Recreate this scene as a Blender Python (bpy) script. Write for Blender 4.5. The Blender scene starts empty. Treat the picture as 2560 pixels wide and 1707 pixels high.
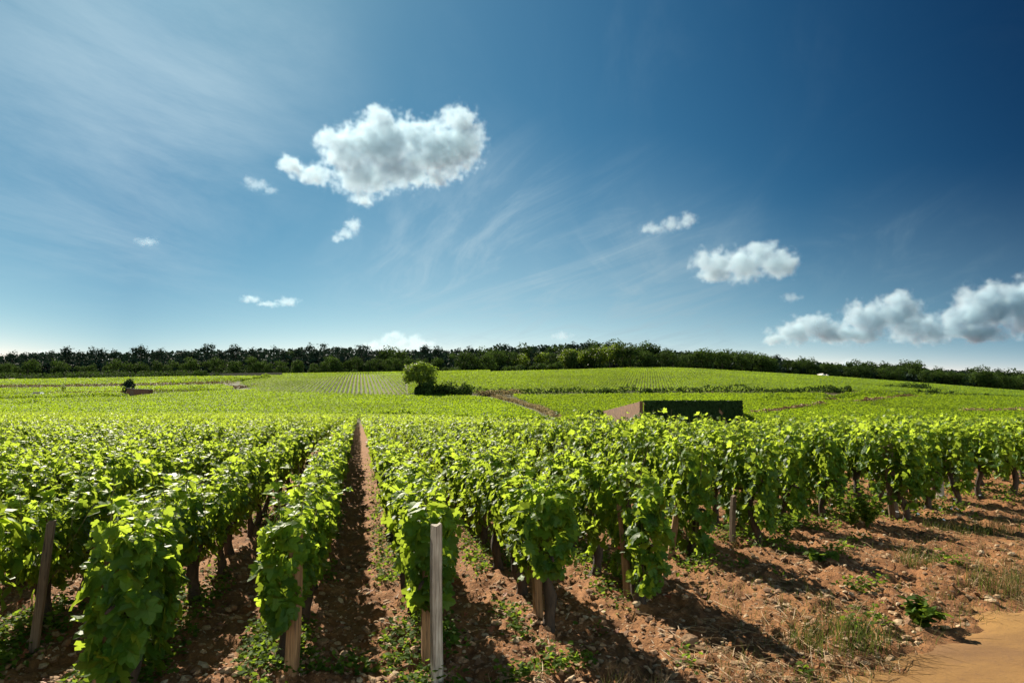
import bpy, math, random
import numpy as np
from mathutils import Vector, Matrix

R = math.radians
rng = np.random.default_rng(11)
random.seed(11)
sc = bpy.context.scene
col = sc.collection

# ------------------------------------------------------------------ camera, sky, sun, exposure
SRC_F = 1707.0                  # 24 mm lens on a 36 mm sensor
CAM_H = 1.8
YAW = R(12.6)                   # the vine rows run along +Y, the camera looks 12.6 degrees to the right of them
PITCH = R(5.27)
SUN_AZ = R(12.6 - 29.5)         # clockwise from +Y
SUN_EL = R(36.0)

cam_d = bpy.data.cameras.new('camera')
cam_d.lens = 24.0; cam_d.sensor_width = 36.0
cam_d.clip_start = 0.1; cam_d.clip_end = 30000
cam = bpy.data.objects.new('camera', cam_d); col.objects.link(cam)
cam.location = (0, 0, CAM_H)
cam.rotation_euler = (R(90) + PITCH, 0, -YAW)
sc.camera = cam

sc.view_settings.view_transform = 'Standard'
sc.view_settings.look = 'None'
sc.view_settings.exposure = 1.58
sc.view_settings.gamma = 1.0
sc.render.engine = 'CYCLES'
sc.cycles.max_bounces = 10
sc.cycles.diffuse_bounces = 3
sc.cycles.glossy_bounces = 2
sc.cycles.transmission_bounces = 5
sc.cycles.volume_bounces = 10
sc.cycles.caustics_reflective = False
sc.cycles.caustics_refractive = False
sc.cycles.use_denoising = True

SUN_DIR = Vector((math.sin(SUN_AZ) * math.cos(SUN_EL), math.cos(SUN_AZ) * math.cos(SUN_EL), math.sin(SUN_EL)))

world = bpy.data.worlds.new('World'); sc.world = world
world.use_nodes = True


class NT:
    """small helper round a node tree"""
    def __init__(s, tree):
        s.t = tree; s.n = tree.nodes; s.l = tree.links
    def new(s, kind, **kw):
        nd = s.n.new(kind)
        for k, v in kw.items():
            setattr(nd, k, v)
        return nd
    def put(s, sock, v):
        if isinstance(v, bpy.types.NodeSocket):
            s.l.new(v, sock)
        elif v is not None:
            sock.default_value = v
    def math(s, op, a, b=None, c=None, clamp=False):
        nd = s.n.new('ShaderNodeMath'); nd.operation = op; nd.use_clamp = clamp
        for i, v in enumerate((a, b, c)):
            if v is not None: s.put(nd.inputs[i], v)
        return nd.outputs[0]
    def vmath(s, op, a, b=None, out=0):
        nd = s.n.new('ShaderNodeVectorMath'); nd.operation = op
        s.put(nd.inputs[0], a)
        if b is not None:
            s.put(nd.inputs[3] if op == 'SCALE' else nd.inputs[1], b)
        return nd.outputs[out]
    def mix(s, f, a, b, blend='MIX'):
        nd = s.n.new('ShaderNodeMix'); nd.data_type = 'RGBA'; nd.blend_type = blend
        s.put(nd.inputs[0], f); s.put(nd.inputs[6], a); s.put(nd.inputs[7], b)
        return nd.outputs[2]
    def noise(s, vec, scale, detail=4, rough=.55, dist=0.0):
        nd = s.n.new('ShaderNodeTexNoise')
        if vec is not None: s.put(nd.inputs['Vector'], vec)
        nd.inputs['Scale'].default_value = scale; nd.inputs['Detail'].default_value = detail
        nd.inputs['Roughness'].default_value = rough; nd.inputs['Distortion'].default_value = dist
        return nd.outputs[0]
    def ramp(s, f, stops, interp='LINEAR'):
        nd = s.n.new('ShaderNodeValToRGB'); s.put(nd.inputs[0], f)
        cr = nd.color_ramp; cr.interpolation = interp
        while len(cr.elements) < len(stops): cr.elements.new(0.5)
        for e, (p, c) in zip(cr.elements, stops):
            e.position = p
            e.color = (c, c, c, 1) if isinstance(c, (int, float)) else (*c, 1)
        return nd.outputs[0]
    def mrange(s, v, a, b, c=0.0, d=1.0, smooth=True):
        nd = s.n.new('ShaderNodeMapRange')
        if smooth: nd.interpolation_type = 'SMOOTHSTEP'
        s.put(nd.inputs[0], v)
        for i, q in enumerate((a, b, c, d)): nd.inputs[i + 1].default_value = q
        return nd.outputs[0]


def build_world():
    w = NT(world.node_tree); w.n.clear()
    sky = w.new('ShaderNodeTexSky', sky_type='NISHITA')
    sky.sun_disc = False
    sky.sun_elevation = SUN_EL; sky.sun_rotation = SUN_AZ
    sky.altitude = 300; sky.air_density = 1.0; sky.dust_density = 0.6; sky.ozone_density = 2.0
    tc = w.new('ShaderNodeTexCoord')
    d = w.vmath('NORMALIZE', tc.outputs['Generated'])
    sep = w.new('ShaderNodeSeparateXYZ'); w.put(sep.inputs[0], d)
    z = w.math('MAXIMUM', sep.outputs[2], 0.0)
    zc = w.math('MINIMUM', z, 0.52)
    ca = w.vmath('DOT_PRODUCT', d, tuple(SUN_DIR), out=1)
    ang = w.math('ARCCOSINE', ca)
    an = w.math('MINIMUM', w.math('MAXIMUM', ang, 0.14), 1.32)
    # bearing away from the sun
    cmbh = w.new('ShaderNodeCombineXYZ'); w.put(cmbh.inputs[0], sep.outputs[0]); w.put(cmbh.inputs[1], sep.outputs[1])
    sh = Vector((SUN_DIR.x, SUN_DIR.y, 0)).normalized()
    ad = w.math('ARCCOSINE', w.math('MINIMUM', w.vmath('DOT_PRODUCT', w.vmath('NORMALIZE', cmbh.outputs[0]), tuple(sh), out=1), 0.99999))
    ad = w.math('MINIMUM', ad, 1.36)
    e = w.math('POWER', 2.71828, w.math('MULTIPLY', zc, -1 / .07))
    # filtered clear-air sky: deepest at a right angle to the sun, pale along the horizon
    feats = [None, an, w.math('MULTIPLY', an, an), zc, w.math('MULTIPLY', zc, zc), e, w.math('MULTIPLY', e, ad), w.math('MULTIPLY', ad, zc), ad]
    COEF = [[-1.526, -1.418, -1.491], [1.17, 1.978, 2.0], [-5.007, -3.608, -2.591], [-4.826, -1.767, -0.298], [7.177, 3.566, 1.978],
            [4.924, 2.186, 1.585], [0.069, 0.911, 1.115], [-5.872, -3.586, -2.685], [4.507, 2.365, 1.347]]
    chans = []
    for k in range(3):
        v = COEF[0][k]
        for f, c in zip(feats[1:], COEF[1:]):
            v = w.math('MULTIPLY_ADD', f, c[k], v)
        chans.append(w.math('MULTIPLY_ADD', w.math('POWER', 2.71828, v), (.89, .90, .86)[k], (.007, .009, .009)[k]))
    fac = w.new('ShaderNodeCombineXYZ')
    for k in range(3): w.put(fac.inputs[k], chans[k])
    filt = w.mix(w.mrange(ang, 1.45, 2.2), fac.outputs[0], (3.9, 3.25, 2.35, 1))  # sky behind the camera boosted and warmed, added as fill light for the shadows
    filt = w.mix(w.mrange(sep.outputs[2], -.06, -.005, 1.0, 0.0), filt, (.05, .05, .045, 1))
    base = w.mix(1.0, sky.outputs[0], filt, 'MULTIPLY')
    # thin cirrus on a high flat layer
    zz = w.math('ADD', z, 0.07)
    px = w.math('DIVIDE', sep.outputs[0], zz); py = w.math('DIVIDE', sep.outputs[1], zz)
    cmb = w.new('ShaderNodeCombineXYZ'); w.put(cmb.inputs[0], px); w.put(cmb.inputs[1], py)

    def dirn(px_, py_):
        u = (px_ - 1280) / SRC_F; q = (853.5 - py_) / SRC_F
        v = Vector((u, 1, q)); v.rotate(Matrix.Rotation(PITCH, 3, 'X')); v.rotate(Matrix.Rotation(-YAW, 3, 'Z'))
        return tuple(v.normalized())

    def region(px_, py_, r0, r1, k=1.0):
        q = w.math('ARCCOSINE', w.math('MINIMUM', w.vmath('DOT_PRODUCT', d, dirn(px_, py_), out=1), .99999))
        return w.mrange(q, r0, r1, k, 0.0)

    def streaks(rot, scale, seed, lo, hi, freq=1.6, dist=.9):
        mp = w.new('ShaderNodeMapping'); w.put(mp.inputs[0], cmb.outputs[0])
        mp.inputs['Location'].default_value = (seed, seed * .7, 0); mp.inputs['Rotation'].default_value = (0, 0, R(rot))
        st = w.vmath('MULTIPLY', mp.outputs[0], scale)
        return w.mrange(w.noise(st, freq, 10, .66, dist), lo, hi)
    s1 = streaks(-100, (.34, 1.2, 1), 3.0, .40, .74, 1.5, 2.2)
    s2 = streaks(-66, (.38, 1.1, 1), 9.0, .42, .78, 1.5, 2.0)
    s3 = streaks(-60, (.6, 1.0, 1), 5.0, .34, .74, .9, .5)
    center = w.math('MAXIMUM', region(1230, 660, .05, .24), region(1050, 640, .02, .20, .8))
    center = w.math('MAXIMUM', center, region(1560, 770, .06, .26, .9))
    right = w.math('MAXIMUM', region(2250, 690, .02, .16, .9), region(1720, 700, .03, .20, .7))
    left = w.math('MAXIMUM', region(330, 60, .03, .36), region(120, 300, .05, .30, .75))
    mid = region(480, 480, .04, .24, .6)
    veil = w.math('MULTIPLY', center, w.math('ADD', w.math('MULTIPLY_ADD', s1, .30, .15), w.math('MULTIPLY', w.math('MULTIPLY', s2, s3), .22)))
    veil = w.math('ADD', veil, w.math('MULTIPLY', right, w.math('MULTIPLY_ADD', s2, .16, .05)))
    veil = w.math('ADD', veil, w.math('MULTIPLY', left, w.math('MULTIPLY_ADD', s3, .36, .10)))
    veil = w.math('ADD', veil, w.math('MULTIPLY', mid, w.math('MULTIPLY', s3, .22)))
    veil = w.math('ADD', veil, w.math('MULTIPLY', w.math('MULTIPLY', s2, s3), .06))
    veil = w.math('ADD', veil, w.mrange(z, .02, .30, .30, 0.0))
    lit = w.mix(w.mrange(an, .2, 1.25), (4.4, 5.5, 6.0, 1), (1.6, 2.5, 3.0, 1))
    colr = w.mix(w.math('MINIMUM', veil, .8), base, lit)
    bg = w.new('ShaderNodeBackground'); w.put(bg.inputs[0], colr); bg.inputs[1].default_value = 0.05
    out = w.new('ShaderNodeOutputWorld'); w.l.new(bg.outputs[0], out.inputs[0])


build_world()

sun_d = bpy.data.lights.new('sun', 'SUN')
sun_d.energy = 4.2; sun_d.angle = R(0.5); sun_d.color = (1.0, 0.91, 0.73)
sun = bpy.data.objects.new('sun', sun_d); col.objects.link(sun)
sun.rotation_euler = SUN_DIR.to_track_quat('Z', 'Y').to_euler()

# ------------------------------------------------------------------ helpers
CA, SA = math.cos(YAW), math.sin(YAW)


def to_cam(x, y):
    return x * CA - y * SA, x * SA + y * CA          # lateral, depth


def to_world(xc, d):
    return xc * CA + d * SA, d * CA - xc * SA


def plan(px, d):
    return to_world((px - 1280.0) / SRC_F * d, d)


def _h(ix, iy, s):
    h = (ix.astype(np.int64) * 374761393 + iy.astype(np.int64) * 668265263 + s * 1442695041) & 0xffffffff
    h = ((h ^ (h >> 13)) * 1274126177) & 0xffffffff
    return ((h ^ (h >> 16)) & 0xffff) / 65535.0


def vnoise(x, y, s=0):
    x = np.asarray(x, float); y = np.asarray(y, float)
    ix = np.floor(x); iy = np.floor(y); fx = x - ix; fy = y - iy
    fx = fx * fx * (3 - 2 * fx); fy = fy * fy * (3 - 2 * fy)
    a = _h(ix, iy, s); b = _h(ix + 1, iy, s); c = _h(ix, iy + 1, s); d = _h(ix + 1, iy + 1, s)
    return (a * (1 - fx) + b * fx) * (1 - fy) + (c * (1 - fx) + d * fx) * fy - 0.5


def fbm(x, y, octs=4, s=0, gain=.5):
    t = 0; a = 1.0; f = 1.0
    for o in range(octs):
        t = t + a * vnoise(x * f + 17.3 * o, y * f - 9.1 * o, s + o); a *= gain; f *= 2.03
    return t


def sstep(v, a, b):
    t = np.clip((v - a) / (b - a), 0, 1)
    return t * t * (3 - 2 * t)


# terrain: height over the plan (screen column, depth)
T_PX = np.array([-900, 0, 640, 1060, 1400, 1600, 1700, 2066, 2321, 2560, 3200], float)
T_D = np.array([0, 12, 30, 60, 100, 140, 200, 260, 330, 420, 520, 800, 3000], float)
T_Z = np.array([
    [0, 0, 0, -.2, -.4, .8, 3.2, 8.0, 13.0, 18.0, 22, 30, 40],
    [0, 0, 0, -.2, -.4, .8, 3.2, 8.0, 13.0, 18.0, 22, 30, 40],
    [0, 0, 0, -.3, -.6, .9, 4.2, 9.2, 14.8, 19.8, 24, 34, 40],
    [0, 0, 0, -.35, -.8, .7, 4.0, 9.5, 15.5, 21.5, 26, 36, 40],
    [0, 0, -.3, -1.0, -1.8, .1, 4.0, 9.5, 16.5, 23.3, 28, 36, 40],
    [0, 0, -.42, -1.2, -2.05, -.2, 4.2, 10., 17.0, 24.4, 29, 36, 40],
    [0, 0, -.42, -1.2, -2.05, -.2, 4.2, 10., 17.0, 24.2, 28, 36, 40],
    [0, 0, -.4, -1.15, -1.75, 0, 3.9, 8.5, 13.5, 18.8, 22, 30, 40],
    [0, 0, -.35, -.95, -1.3, .2, 3.2, 7.0, 10.5, 14.0, 17, 24, 40],
    [0, 0, -.3, -.8, -1.0, .2, 2.4, 5.0, 7.2, 9.2, 11, 16, 40],
    [0, 0, 0, -.5, -.9, 0., 1.2, 2.2, 2.8, 3.3, 5, 8, 40]])


def _bil(px, d):
    px = np.clip(px, T_PX[0], T_PX[-1] - 1e-3); d = np.clip(d, 0, T_D[-1] - 1e-3)
    i = np.clip(np.searchsorted(T_PX, px, 'right') - 1, 0, len(T_PX) - 2)
    j = np.clip(np.searchsorted(T_D, d, 'right') - 1, 0, len(T_D) - 2)
    a = (px - T_PX[i]) / (T_PX[i + 1] - T_PX[i]); b = (d - T_D[j]) / (T_D[j + 1] - T_D[j])
    return (T_Z[i, j] * (1 - a) + T_Z[i + 1, j] * a) * (1 - b) + (T_Z[i, j + 1] * (1 - a) + T_Z[i + 1, j + 1] * a) * b


TRACK_A = np.array(to_world(2.20, 4.34)); TRACK_B = np.array(to_world(4.62, 6.05))
TRACK_N = np.array([TRACK_B[1] - TRACK_A[1], -(TRACK_B[0] - TRACK_A[0])]); TRACK_N /= np.linalg.norm(TRACK_N)


def track_dist(x, y):
    return (np.asarray(x) - TRACK_A[0]) * TRACK_N[0] + (np.asarray(y) - TRACK_A[1]) * TRACK_N[1]


def H(x, y):
    x = np.asarray(x, float); y = np.asarray(y, float)
    xc, d = to_cam(x, y)
    dd = np.maximum(d, 1.0)
    px = 1280 + SRC_F * xc / dd
    z = 0
    for k in (-.1, -.05, 0, .05, .1):
        z = z + _bil(px + 500 * k, dd * (1 + k)) / 5
    z = z + 0.17 * sstep(x, 1.8, 3.8) * sstep(-d, -60, -20)
    z = z - 0.10 * sstep(track_dist(x, y), -0.7, 0.6)
    return z


def G(x, y):
    """ground with its clods and furrows"""
    x = np.asarray(x, float); y = np.asarray(y, float)
    z = H(x, y)
    xc, d = to_cam(x, y)
    r = np.hypot(x, y)
    near = 1 - sstep(r, 14, 40)
    td = track_dist(x, y)
    rough = 1 - 0.9 * sstep(td + .3 * fbm(x * 2.2, y * 2.2, 3, 61), -.45, .35)
    m = 0.05 * fbm(x * 1.7, y * 1.7, 3, 3) + 0.075 * fbm(x * 7, y * 7, 3, 9) + 0.045 * np.abs(fbm(x * 19, y * 19, 2, 21))
    m = m + 0.03 * np.cos(2 * np.pi * (x - .5)) * sstep(y - .45 * np.maximum(x, 0), 4.2, 5.5)
    return z + m * near * rough


def project(x, y, z):
    xc, d = to_cam(x, y)
    zz = z - CAM_H
    f = d * math.cos(PITCH) + zz * math.sin(PITCH)
    u = zz * math.cos(PITCH) - d * math.sin(PITCH)
    return 1280 + SRC_F * xc / f, 853.5 - SRC_F * u / f


def at(px, py, h=0.0, lo=90, hi=430):
    """plan point of the land whose surface plus h shows at the given place of the view"""
    ds = np.linspace(lo, hi, 700)
    x, y = plan(px, ds)
    _, q = project(x, y, H(x, y) + h)
    i = int(np.argmin(np.abs(q - py)))
    return float(x[i]), float(y[i]), float(ds[i])


def tag(o, label=None, cat=None, group=None, kind=None):
    if label: o['label'] = label
    if cat: o['category'] = cat
    if group: o['group'] = group
    if kind: o['kind'] = kind
    return o


def mesh_np(name, V, faces, mats, mat_idx=None, tint=None, smooth=False, uv=None):
    """V n x 3, faces: list of integer arrays (m x k)"""
    me = bpy.data.meshes.new(name)
    V = np.ascontiguousarray(V, np.float32)
    me.vertices.add(len(V)); me.vertices.foreach_set('co', V.ravel())
    loops = np.concatenate([f.ravel() for f in faces]).astype(np.int32)
    sizes = np.concatenate([np.full(len(f), f.shape[1], np.int32) for f in faces])
    starts = np.concatenate([[0], np.cumsum(sizes)[:-1]]).astype(np.int32)
    me.loops.add(len(loops)); me.loops.foreach_set('vertex_index', loops)
    me.polygons.add(len(sizes)); me.polygons.foreach_set('loop_start', starts)
    try: me.polygons.foreach_set('loop_total', sizes)
    except Exception: pass
    for m in (mats if isinstance(mats, (list, tuple)) else [mats]): me.materials.append(m)
    if mat_idx is not None: me.polygons.foreach_set('material_index', np.ascontiguousarray(mat_idx, np.int32))
    me.polygons.foreach_set('use_smooth', np.full(len(sizes), bool(smooth)))
    if uv is not None:
        a = me.attributes.new('leaf_uv', 'FLOAT_VECTOR', 'POINT'); a.data.foreach_set('vector', np.ascontiguousarray(uv, np.float32).ravel())
    if tint is not None:
        a = me.attributes.new('tint', 'FLOAT', 'POINT'); a.data.foreach_set('value', np.ascontiguousarray(tint, np.float32))
    me.update(calc_edges=True); me.validate()
    return me


def link(name, me, parent=None, loc=None):
    o = bpy.data.objects.new(name, me); col.objects.link(o)
    if parent: o.parent = parent
    if loc is not None: o.location = loc
    return o


def empty(name, loc=(0, 0, 0), rz=0):
    o = bpy.data.objects.new(name, None); col.objects.link(o)
    o.empty_display_size = .2; o.location = loc; o.rotation_euler = (0, 0, rz)
    return o


class Acc:
    """collects vertex and face arrays with material indices"""
    def __init__(s): s.V = []; s.F = []; s.M = []; s.T = []; s.U = []; s.n = 0
    def add(s, V, F, mi=0, tint=None, tmpl=None):
        V = np.asarray(V, float); F = np.asarray(F, int)
        s.V.append(V); s.F.append(F + s.n); s.M.append(np.full(len(F), mi)); s.n += len(V)
        s.T.append(np.full(len(V), .5) if tint is None else np.asarray(tint, float))
        if tmpl is None: s.U.append(np.full((len(V), 3), 9.0))
        else: s.U.append(np.tile(np.column_stack([tmpl[0], np.zeros(len(tmpl[0]))]), (len(V) // len(tmpl[0]), 1)))
    def mesh(s, name, mats, smooth=False, veins=False):
        return mesh_np(name, np.concatenate(s.V), s.F, mats, np.concatenate(s.M), np.concatenate(s.T), smooth, np.concatenate(s.U) if veins else None)


def tube(path, rad, sides=8, wob=0.0, cap=True):
    path = np.asarray(path, float); n = len(path); rad = np.broadcast_to(np.asarray(rad, float), (n,))
    t = np.gradient(path, axis=0); t /= np.linalg.norm(t, axis=1)[:, None] + 1e-9
    up = np.array([.31, .95, .05]); a = np.cross(t, up); a /= np.linalg.norm(a, axis=1)[:, None] + 1e-9
    b = np.cross(t, a)
    th = np.linspace(0, 2 * np.pi, sides, endpoint=False)
    rr = rad[:, None] * (1 + wob * rng.normal(size=(n, sides)))
    V = path[:, None, :] + rr[..., None] * (np.cos(th)[None, :, None] * a[:, None, :] + np.sin(th)[None, :, None] * b[:, None, :])
    V = V.reshape(-1, 3)
    i = np.arange(n - 1)[:, None] * sides; j = np.arange(sides)[None, :]; k = (j + 1) % sides
    F = np.stack([i + j, i + k, i + sides + k, i + sides + j], -1).reshape(-1, 4)
    if cap:
        V = np.vstack([V, path[0], path[-1]]); c0 = len(V) - 2; c1 = len(V) - 1
        j = np.arange(sides); k = (j + 1) % sides
        F = np.vstack([F, np.stack([k, j, np.full(sides, c0), np.full(sides, c0)], -1)[:, [0, 1, 2, 2]],
                       np.stack([(n - 1) * sides + j, (n - 1) * sides + k, np.full(sides, c1), np.full(sides, c1)], -1)])
        # triangles are written as their own array by the caller through split_tri
    return V, F


def split_tri(F):
    tri = F[:, 2] == F[:, 3]
    return F[~tri], F[tri][:, :3]


def add_tube(acc, path, rad, sides=8, wob=0.0, mi=0, tint=None):
    V, F = tube(path, rad, sides, wob)
    q, t = split_tri(F)
    base = acc.n
    acc.add(V, q, mi, None if tint is None else np.full(len(V), tint))
    acc.F.append(t + base); acc.M.append(np.full(len(t), mi))


# Acc.M and Acc.F stay in step; V and T are only added with add()

def box(acc, c, s, mi=0, rot=None):
    x, y, z = np.array(s) / 2
    V = np.array([[i * x, j * y, k * z] for k in (-1, 1) for j in (-1, 1) for i in (-1, 1)], float)
    if rot is not None: V = V @ np.array(rot).T
    F = np.array([[0, 2, 3, 1], [4, 5, 7, 6], [0, 1, 5, 4], [2, 6, 7, 3], [0, 4, 6, 2], [1, 3, 7, 5]])
    acc.add(V + np.array(c), F, mi)


# leaf templates -------------------------------------------------------
_mid = [(0, 0), (0, .36), (0, .7), (0, 1.0)]
_out = [(.15, -.15), (.40, -.17), (.55, .06), (.41, .19), (.61, .42), (.50, .64), (.31, .56), (.23, .82)]
HI_V = np.array(_mid + _out + [(-x, y) for x, y in _out], float)


def _side(o, flip):
    q = [[0, o, o + 1, o + 2], [0, o + 2, o + 3, 1], [1, o + 3, o + 4, o + 5], [1, o + 5, o + 6, 2], [2, o + 6, o + 7, 3]]
    return [f[::-1] for f in q] if flip else q


HI_F = np.array(_side(4, False) + _side(12, True))
MD_V = np.array([(0, -.03), (0, 1.0), (.46, -.12), (.5, .55), (-.46, -.12), (-.5, .55)], float)
MD_F = np.array([[0, 2, 3, 1], [1, 5, 4, 0]])
LO_V = np.array([(0, -.1), (.5, .45), (0, 1.0), (-.5, .4)], float)
LO_F = np.array([[0, 1, 2, 3]])


def unit(v):
    return v / (np.linalg.norm(v, axis=1)[:, None] + 1e-9)


def leaf_arrays(P, N, T, S, tmpl, fold=0.35, curl=0.25):
    TV, TF = tmpl
    n = len(P); N = unit(N); T = unit(T - N * np.sum(T * N, 1)[:, None]); B = np.cross(T, N)
    fo = fold * (0.3 + rng.random(n)) * rng.choice([1, 1, 1, -.6], n); cu = curl * (rng.random(n) * 1.6 - .35)
    x = TV[None, :, 0]; y = TV[None, :, 1]
    z = fo[:, None] * np.abs(x) - cu[:, None] * (y - .3) ** 2 - .25 * np.abs(cu)[:, None] * x * x
    if len(TV) > 8: z = z + 0.035 * rng.normal(size=(n, len(TV)))
    V = P[:, None, :] + S[:, None, None] * (x[..., None] * B[:, None] + y[..., None] * T[:, None] + z[..., None] * N[:, None])
    F = (TF[None] + (np.arange(n) * len(TV))[:, None, None]).reshape(-1, TF.shape[1])
    return V.reshape(-1, 3), F


def rep(v, tmpl):
    return np.repeat(v, len(tmpl[0]))


HI, MD, LO = (HI_V, HI_F), (MD_V, MD_F), (LO_V, LO_F)

# ------------------------------------------------------------------ materials


def new_mat(name):
    m = bpy.data.materials.new(name); m.use_nodes = True
    t = NT(m.node_tree); t.n.clear()
    out = t.new('ShaderNodeOutputMaterial')
    return m, t, out


def leaf_mat(name, dark, mid, light, trans, tf=0.42, rough=0.38, spec=0.45, var_scale=3.0, vein=False, orand=0.0):
    m, t, out = new_mat(name)
    at_ = t.new('ShaderNodeAttribute'); at_.attribute_name = 'tint'
    geo = t.new('ShaderNodeNewGeometry')
    n = t.noise(geo.outputs['Position'], var_scale, 3)
    f = t.math('ADD', at_.outputs['Fac'], t.math('MULTIPLY_ADD', n, .5, -.25), clamp=True)
    if orand:
        oi = t.new('ShaderNodeObjectInfo')
        f = t.math('ADD', f, t.math('MULTIPLY_ADD', oi.outputs['Random'], orand, -orand / 2), clamp=True)
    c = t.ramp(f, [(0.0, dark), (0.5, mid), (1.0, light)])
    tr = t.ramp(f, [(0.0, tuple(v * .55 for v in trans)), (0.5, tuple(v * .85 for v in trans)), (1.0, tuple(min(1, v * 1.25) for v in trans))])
    p = t.new('ShaderNodeBsdfPrincipled')
    t.put(p.inputs['Base Color'], c); p.inputs['Roughness'].default_value = rough
    p.inputs['Specular IOR Level'].default_value = spec
    if vein:
        ua = t.new('ShaderNodeAttribute'); ua.attribute_name = 'leaf_uv'
        us = t.new('ShaderNodeSeparateXYZ'); t.l.new(ua.outputs['Vector'], us.inputs[0])
        ax = t.math('ABSOLUTE', us.outputs[0])
        mid_ = t.mrange(ax, .012, .035, 1, 0)
        fr_ = t.math('FRACT', t.math('MULTIPLY', t.math('SUBTRACT', us.outputs[1], t.math('MULTIPLY', ax, .85)), 4.2))
        side_ = t.mrange(t.math('ABSOLUTE', t.math('SUBTRACT', fr_, .5)), .06, .16, 1, 0)
        vm = t.math('MAXIMUM', mid_, t.math('MULTIPLY', side_, .7))
        c = t.mix(t.math('MULTIPLY', vm, .55), c, (.20, .27, .06, 1))
        tr = t.mix(t.math('MULTIPLY', vm, .45), tr, (.20, .30, .02, 1))
        nn = t.noise(geo.outputs['Position'], 60, 2)
        bp = t.new('ShaderNodeBump'); bp.inputs['Strength'].default_value = .25; bp.inputs['Distance'].default_value = .004
        t.put(bp.inputs['Height'], nn); t.l.new(bp.outputs[0], p.inputs['Normal'])
    tl = t.new('ShaderNodeBsdfTranslucent'); t.put(tl.inputs['Color'], tr)
    mx = t.new('ShaderNodeMixShader'); mx.inputs[0].default_value = tf
    t.l.new(p.outputs[0], mx.inputs[1]); t.l.new(tl.outputs[0], mx.inputs[2]); t.l.new(mx.outputs[0], out.inputs[0])
    return m


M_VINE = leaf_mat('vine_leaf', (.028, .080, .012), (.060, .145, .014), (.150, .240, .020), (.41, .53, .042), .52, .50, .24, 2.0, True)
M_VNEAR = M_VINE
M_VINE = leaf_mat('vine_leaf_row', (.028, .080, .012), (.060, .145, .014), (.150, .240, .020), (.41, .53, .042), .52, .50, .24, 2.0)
M_VFAR = leaf_mat('vine_leaf_distant', (.030, .080, .010), (.060, .140, .012), (.105, .196, .012), (.33, .465, .016), .50, .6, .15, .25)
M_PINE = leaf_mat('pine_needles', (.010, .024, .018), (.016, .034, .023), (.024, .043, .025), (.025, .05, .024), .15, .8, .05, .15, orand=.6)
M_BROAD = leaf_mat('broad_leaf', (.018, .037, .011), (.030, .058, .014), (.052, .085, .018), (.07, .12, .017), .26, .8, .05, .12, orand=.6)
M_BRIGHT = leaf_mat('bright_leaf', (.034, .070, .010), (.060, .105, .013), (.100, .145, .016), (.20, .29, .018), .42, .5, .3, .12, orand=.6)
M_IVY = leaf_mat('ivy_leaf', (.014, .032, .009), (.023, .048, .011), (.040, .072, .014), (.05, .10, .012), .2, .6, .15, .6)
M_WEED = leaf_mat('weed_leaf', (.025, .060, .010), (.050, .100, .014), (.095, .150, .020), (.22, .32, .025), .45, .7, .08, 3.0)
M_GRASS = leaf_mat('grass_blade', (.030, .055, .010), (.055, .085, .014), (.11, .120, .028), (.15, .18, .03), .35, .7, .08, 3.0)
M_DRYG = leaf_mat('dry_path_grass', (.26, .19, .085), (.36, .27, .13), (.46, .36, .19), (.30, .24, .11), .3, .7, .1, .5)
M_STRAW = leaf_mat('straw', (.17, .10, .045), (.25, .155, .07), (.36, .25, .12), (.22, .14, .06), .15, .6, .3, 5.0)


def bark_mat(name, a, b, scale=18.0, stretch=.18):
    m, t, out = new_mat(name)
    tc = t.new('ShaderNodeTexCoord')
    mp = t.new('ShaderNodeMapping'); t.put(mp.inputs[0], tc.outputs['Object']); mp.inputs['Scale'].default_value = (1, 1, stretch)
    n = t.noise(mp.outputs[0], scale, 7, .65, .6)
    c = t.ramp(n, [(.3, a), (.7, b)])
    p = t.new('ShaderNodeBsdfPrincipled'); t.put(p.inputs['Base Color'], c); p.inputs['Roughness'].default_value = .85
    bp = t.new('ShaderNodeBump'); bp.inputs['Strength'].default_value = .9; bp.inputs['Distance'].default_value = .02
    t.put(bp.inputs['Height'], n); t.l.new(bp.outputs[0], p.inputs['Normal'])
    t.l.new(p.outputs[0], out.inputs[0])
    return m


M_BARK = bark_mat('vine_bark', (.012, .007, .004), (.075, .042, .022), 28, .25)
M_TBARK = bark_mat('tree_bark', (.02, .015, .01), (.09, .065, .045), 4, .3)
M_CANE = bark_mat('green_cane', (.10, .10, .03), (.20, .15, .06), 30, .2)


def wood_mat(name, a, b, crack):
    m, t, out = new_mat(name)
    tc = t.new('ShaderNodeTexCoord')
    mp = t.new('ShaderNodeMapping'); t.put(mp.inputs[0], tc.outputs['Object']); mp.inputs['Scale'].default_value = (1, 1, .05)
    g = t.noise(mp.outputs[0], 90, 6, .6, .5)
    big = t.noise(tc.outputs['Object'], 5, 3)
    c = t.ramp(g, [(.32, crack), (.45, a), (.72, b)])
    c = t.mix(t.mrange(big, .45, .7, 0, .55), c, tuple(.55 * v for v in a) + (1,))
    p = t.new('ShaderNodeBsdfPrincipled'); t.put(p.inputs['Base Color'], c); p.inputs['Roughness'].default_value = .8
    bp = t.new('ShaderNodeBump'); bp.inputs['Strength'].default_value = .6; bp.inputs['Distance'].default_value = .008
    t.put(bp.inputs['Height'], g); t.l.new(bp.outputs[0], p.inputs['Normal'])
    t.l.new(p.outputs[0], out.inputs[0])
    return m


M_WGREY = wood_mat('weathered_grey_wood', (.30, .25, .20), (.50, .44, .37), (.09, .06, .045))
M_WBROWN = wood_mat('brown_wood', (.22, .115, .05), (.36, .20, .09), (.07, .035, .018))
M_WDARK = wood_mat('dark_wood', (.11, .07, .042), (.19, .125, .075), (.035, .022, .014))


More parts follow.
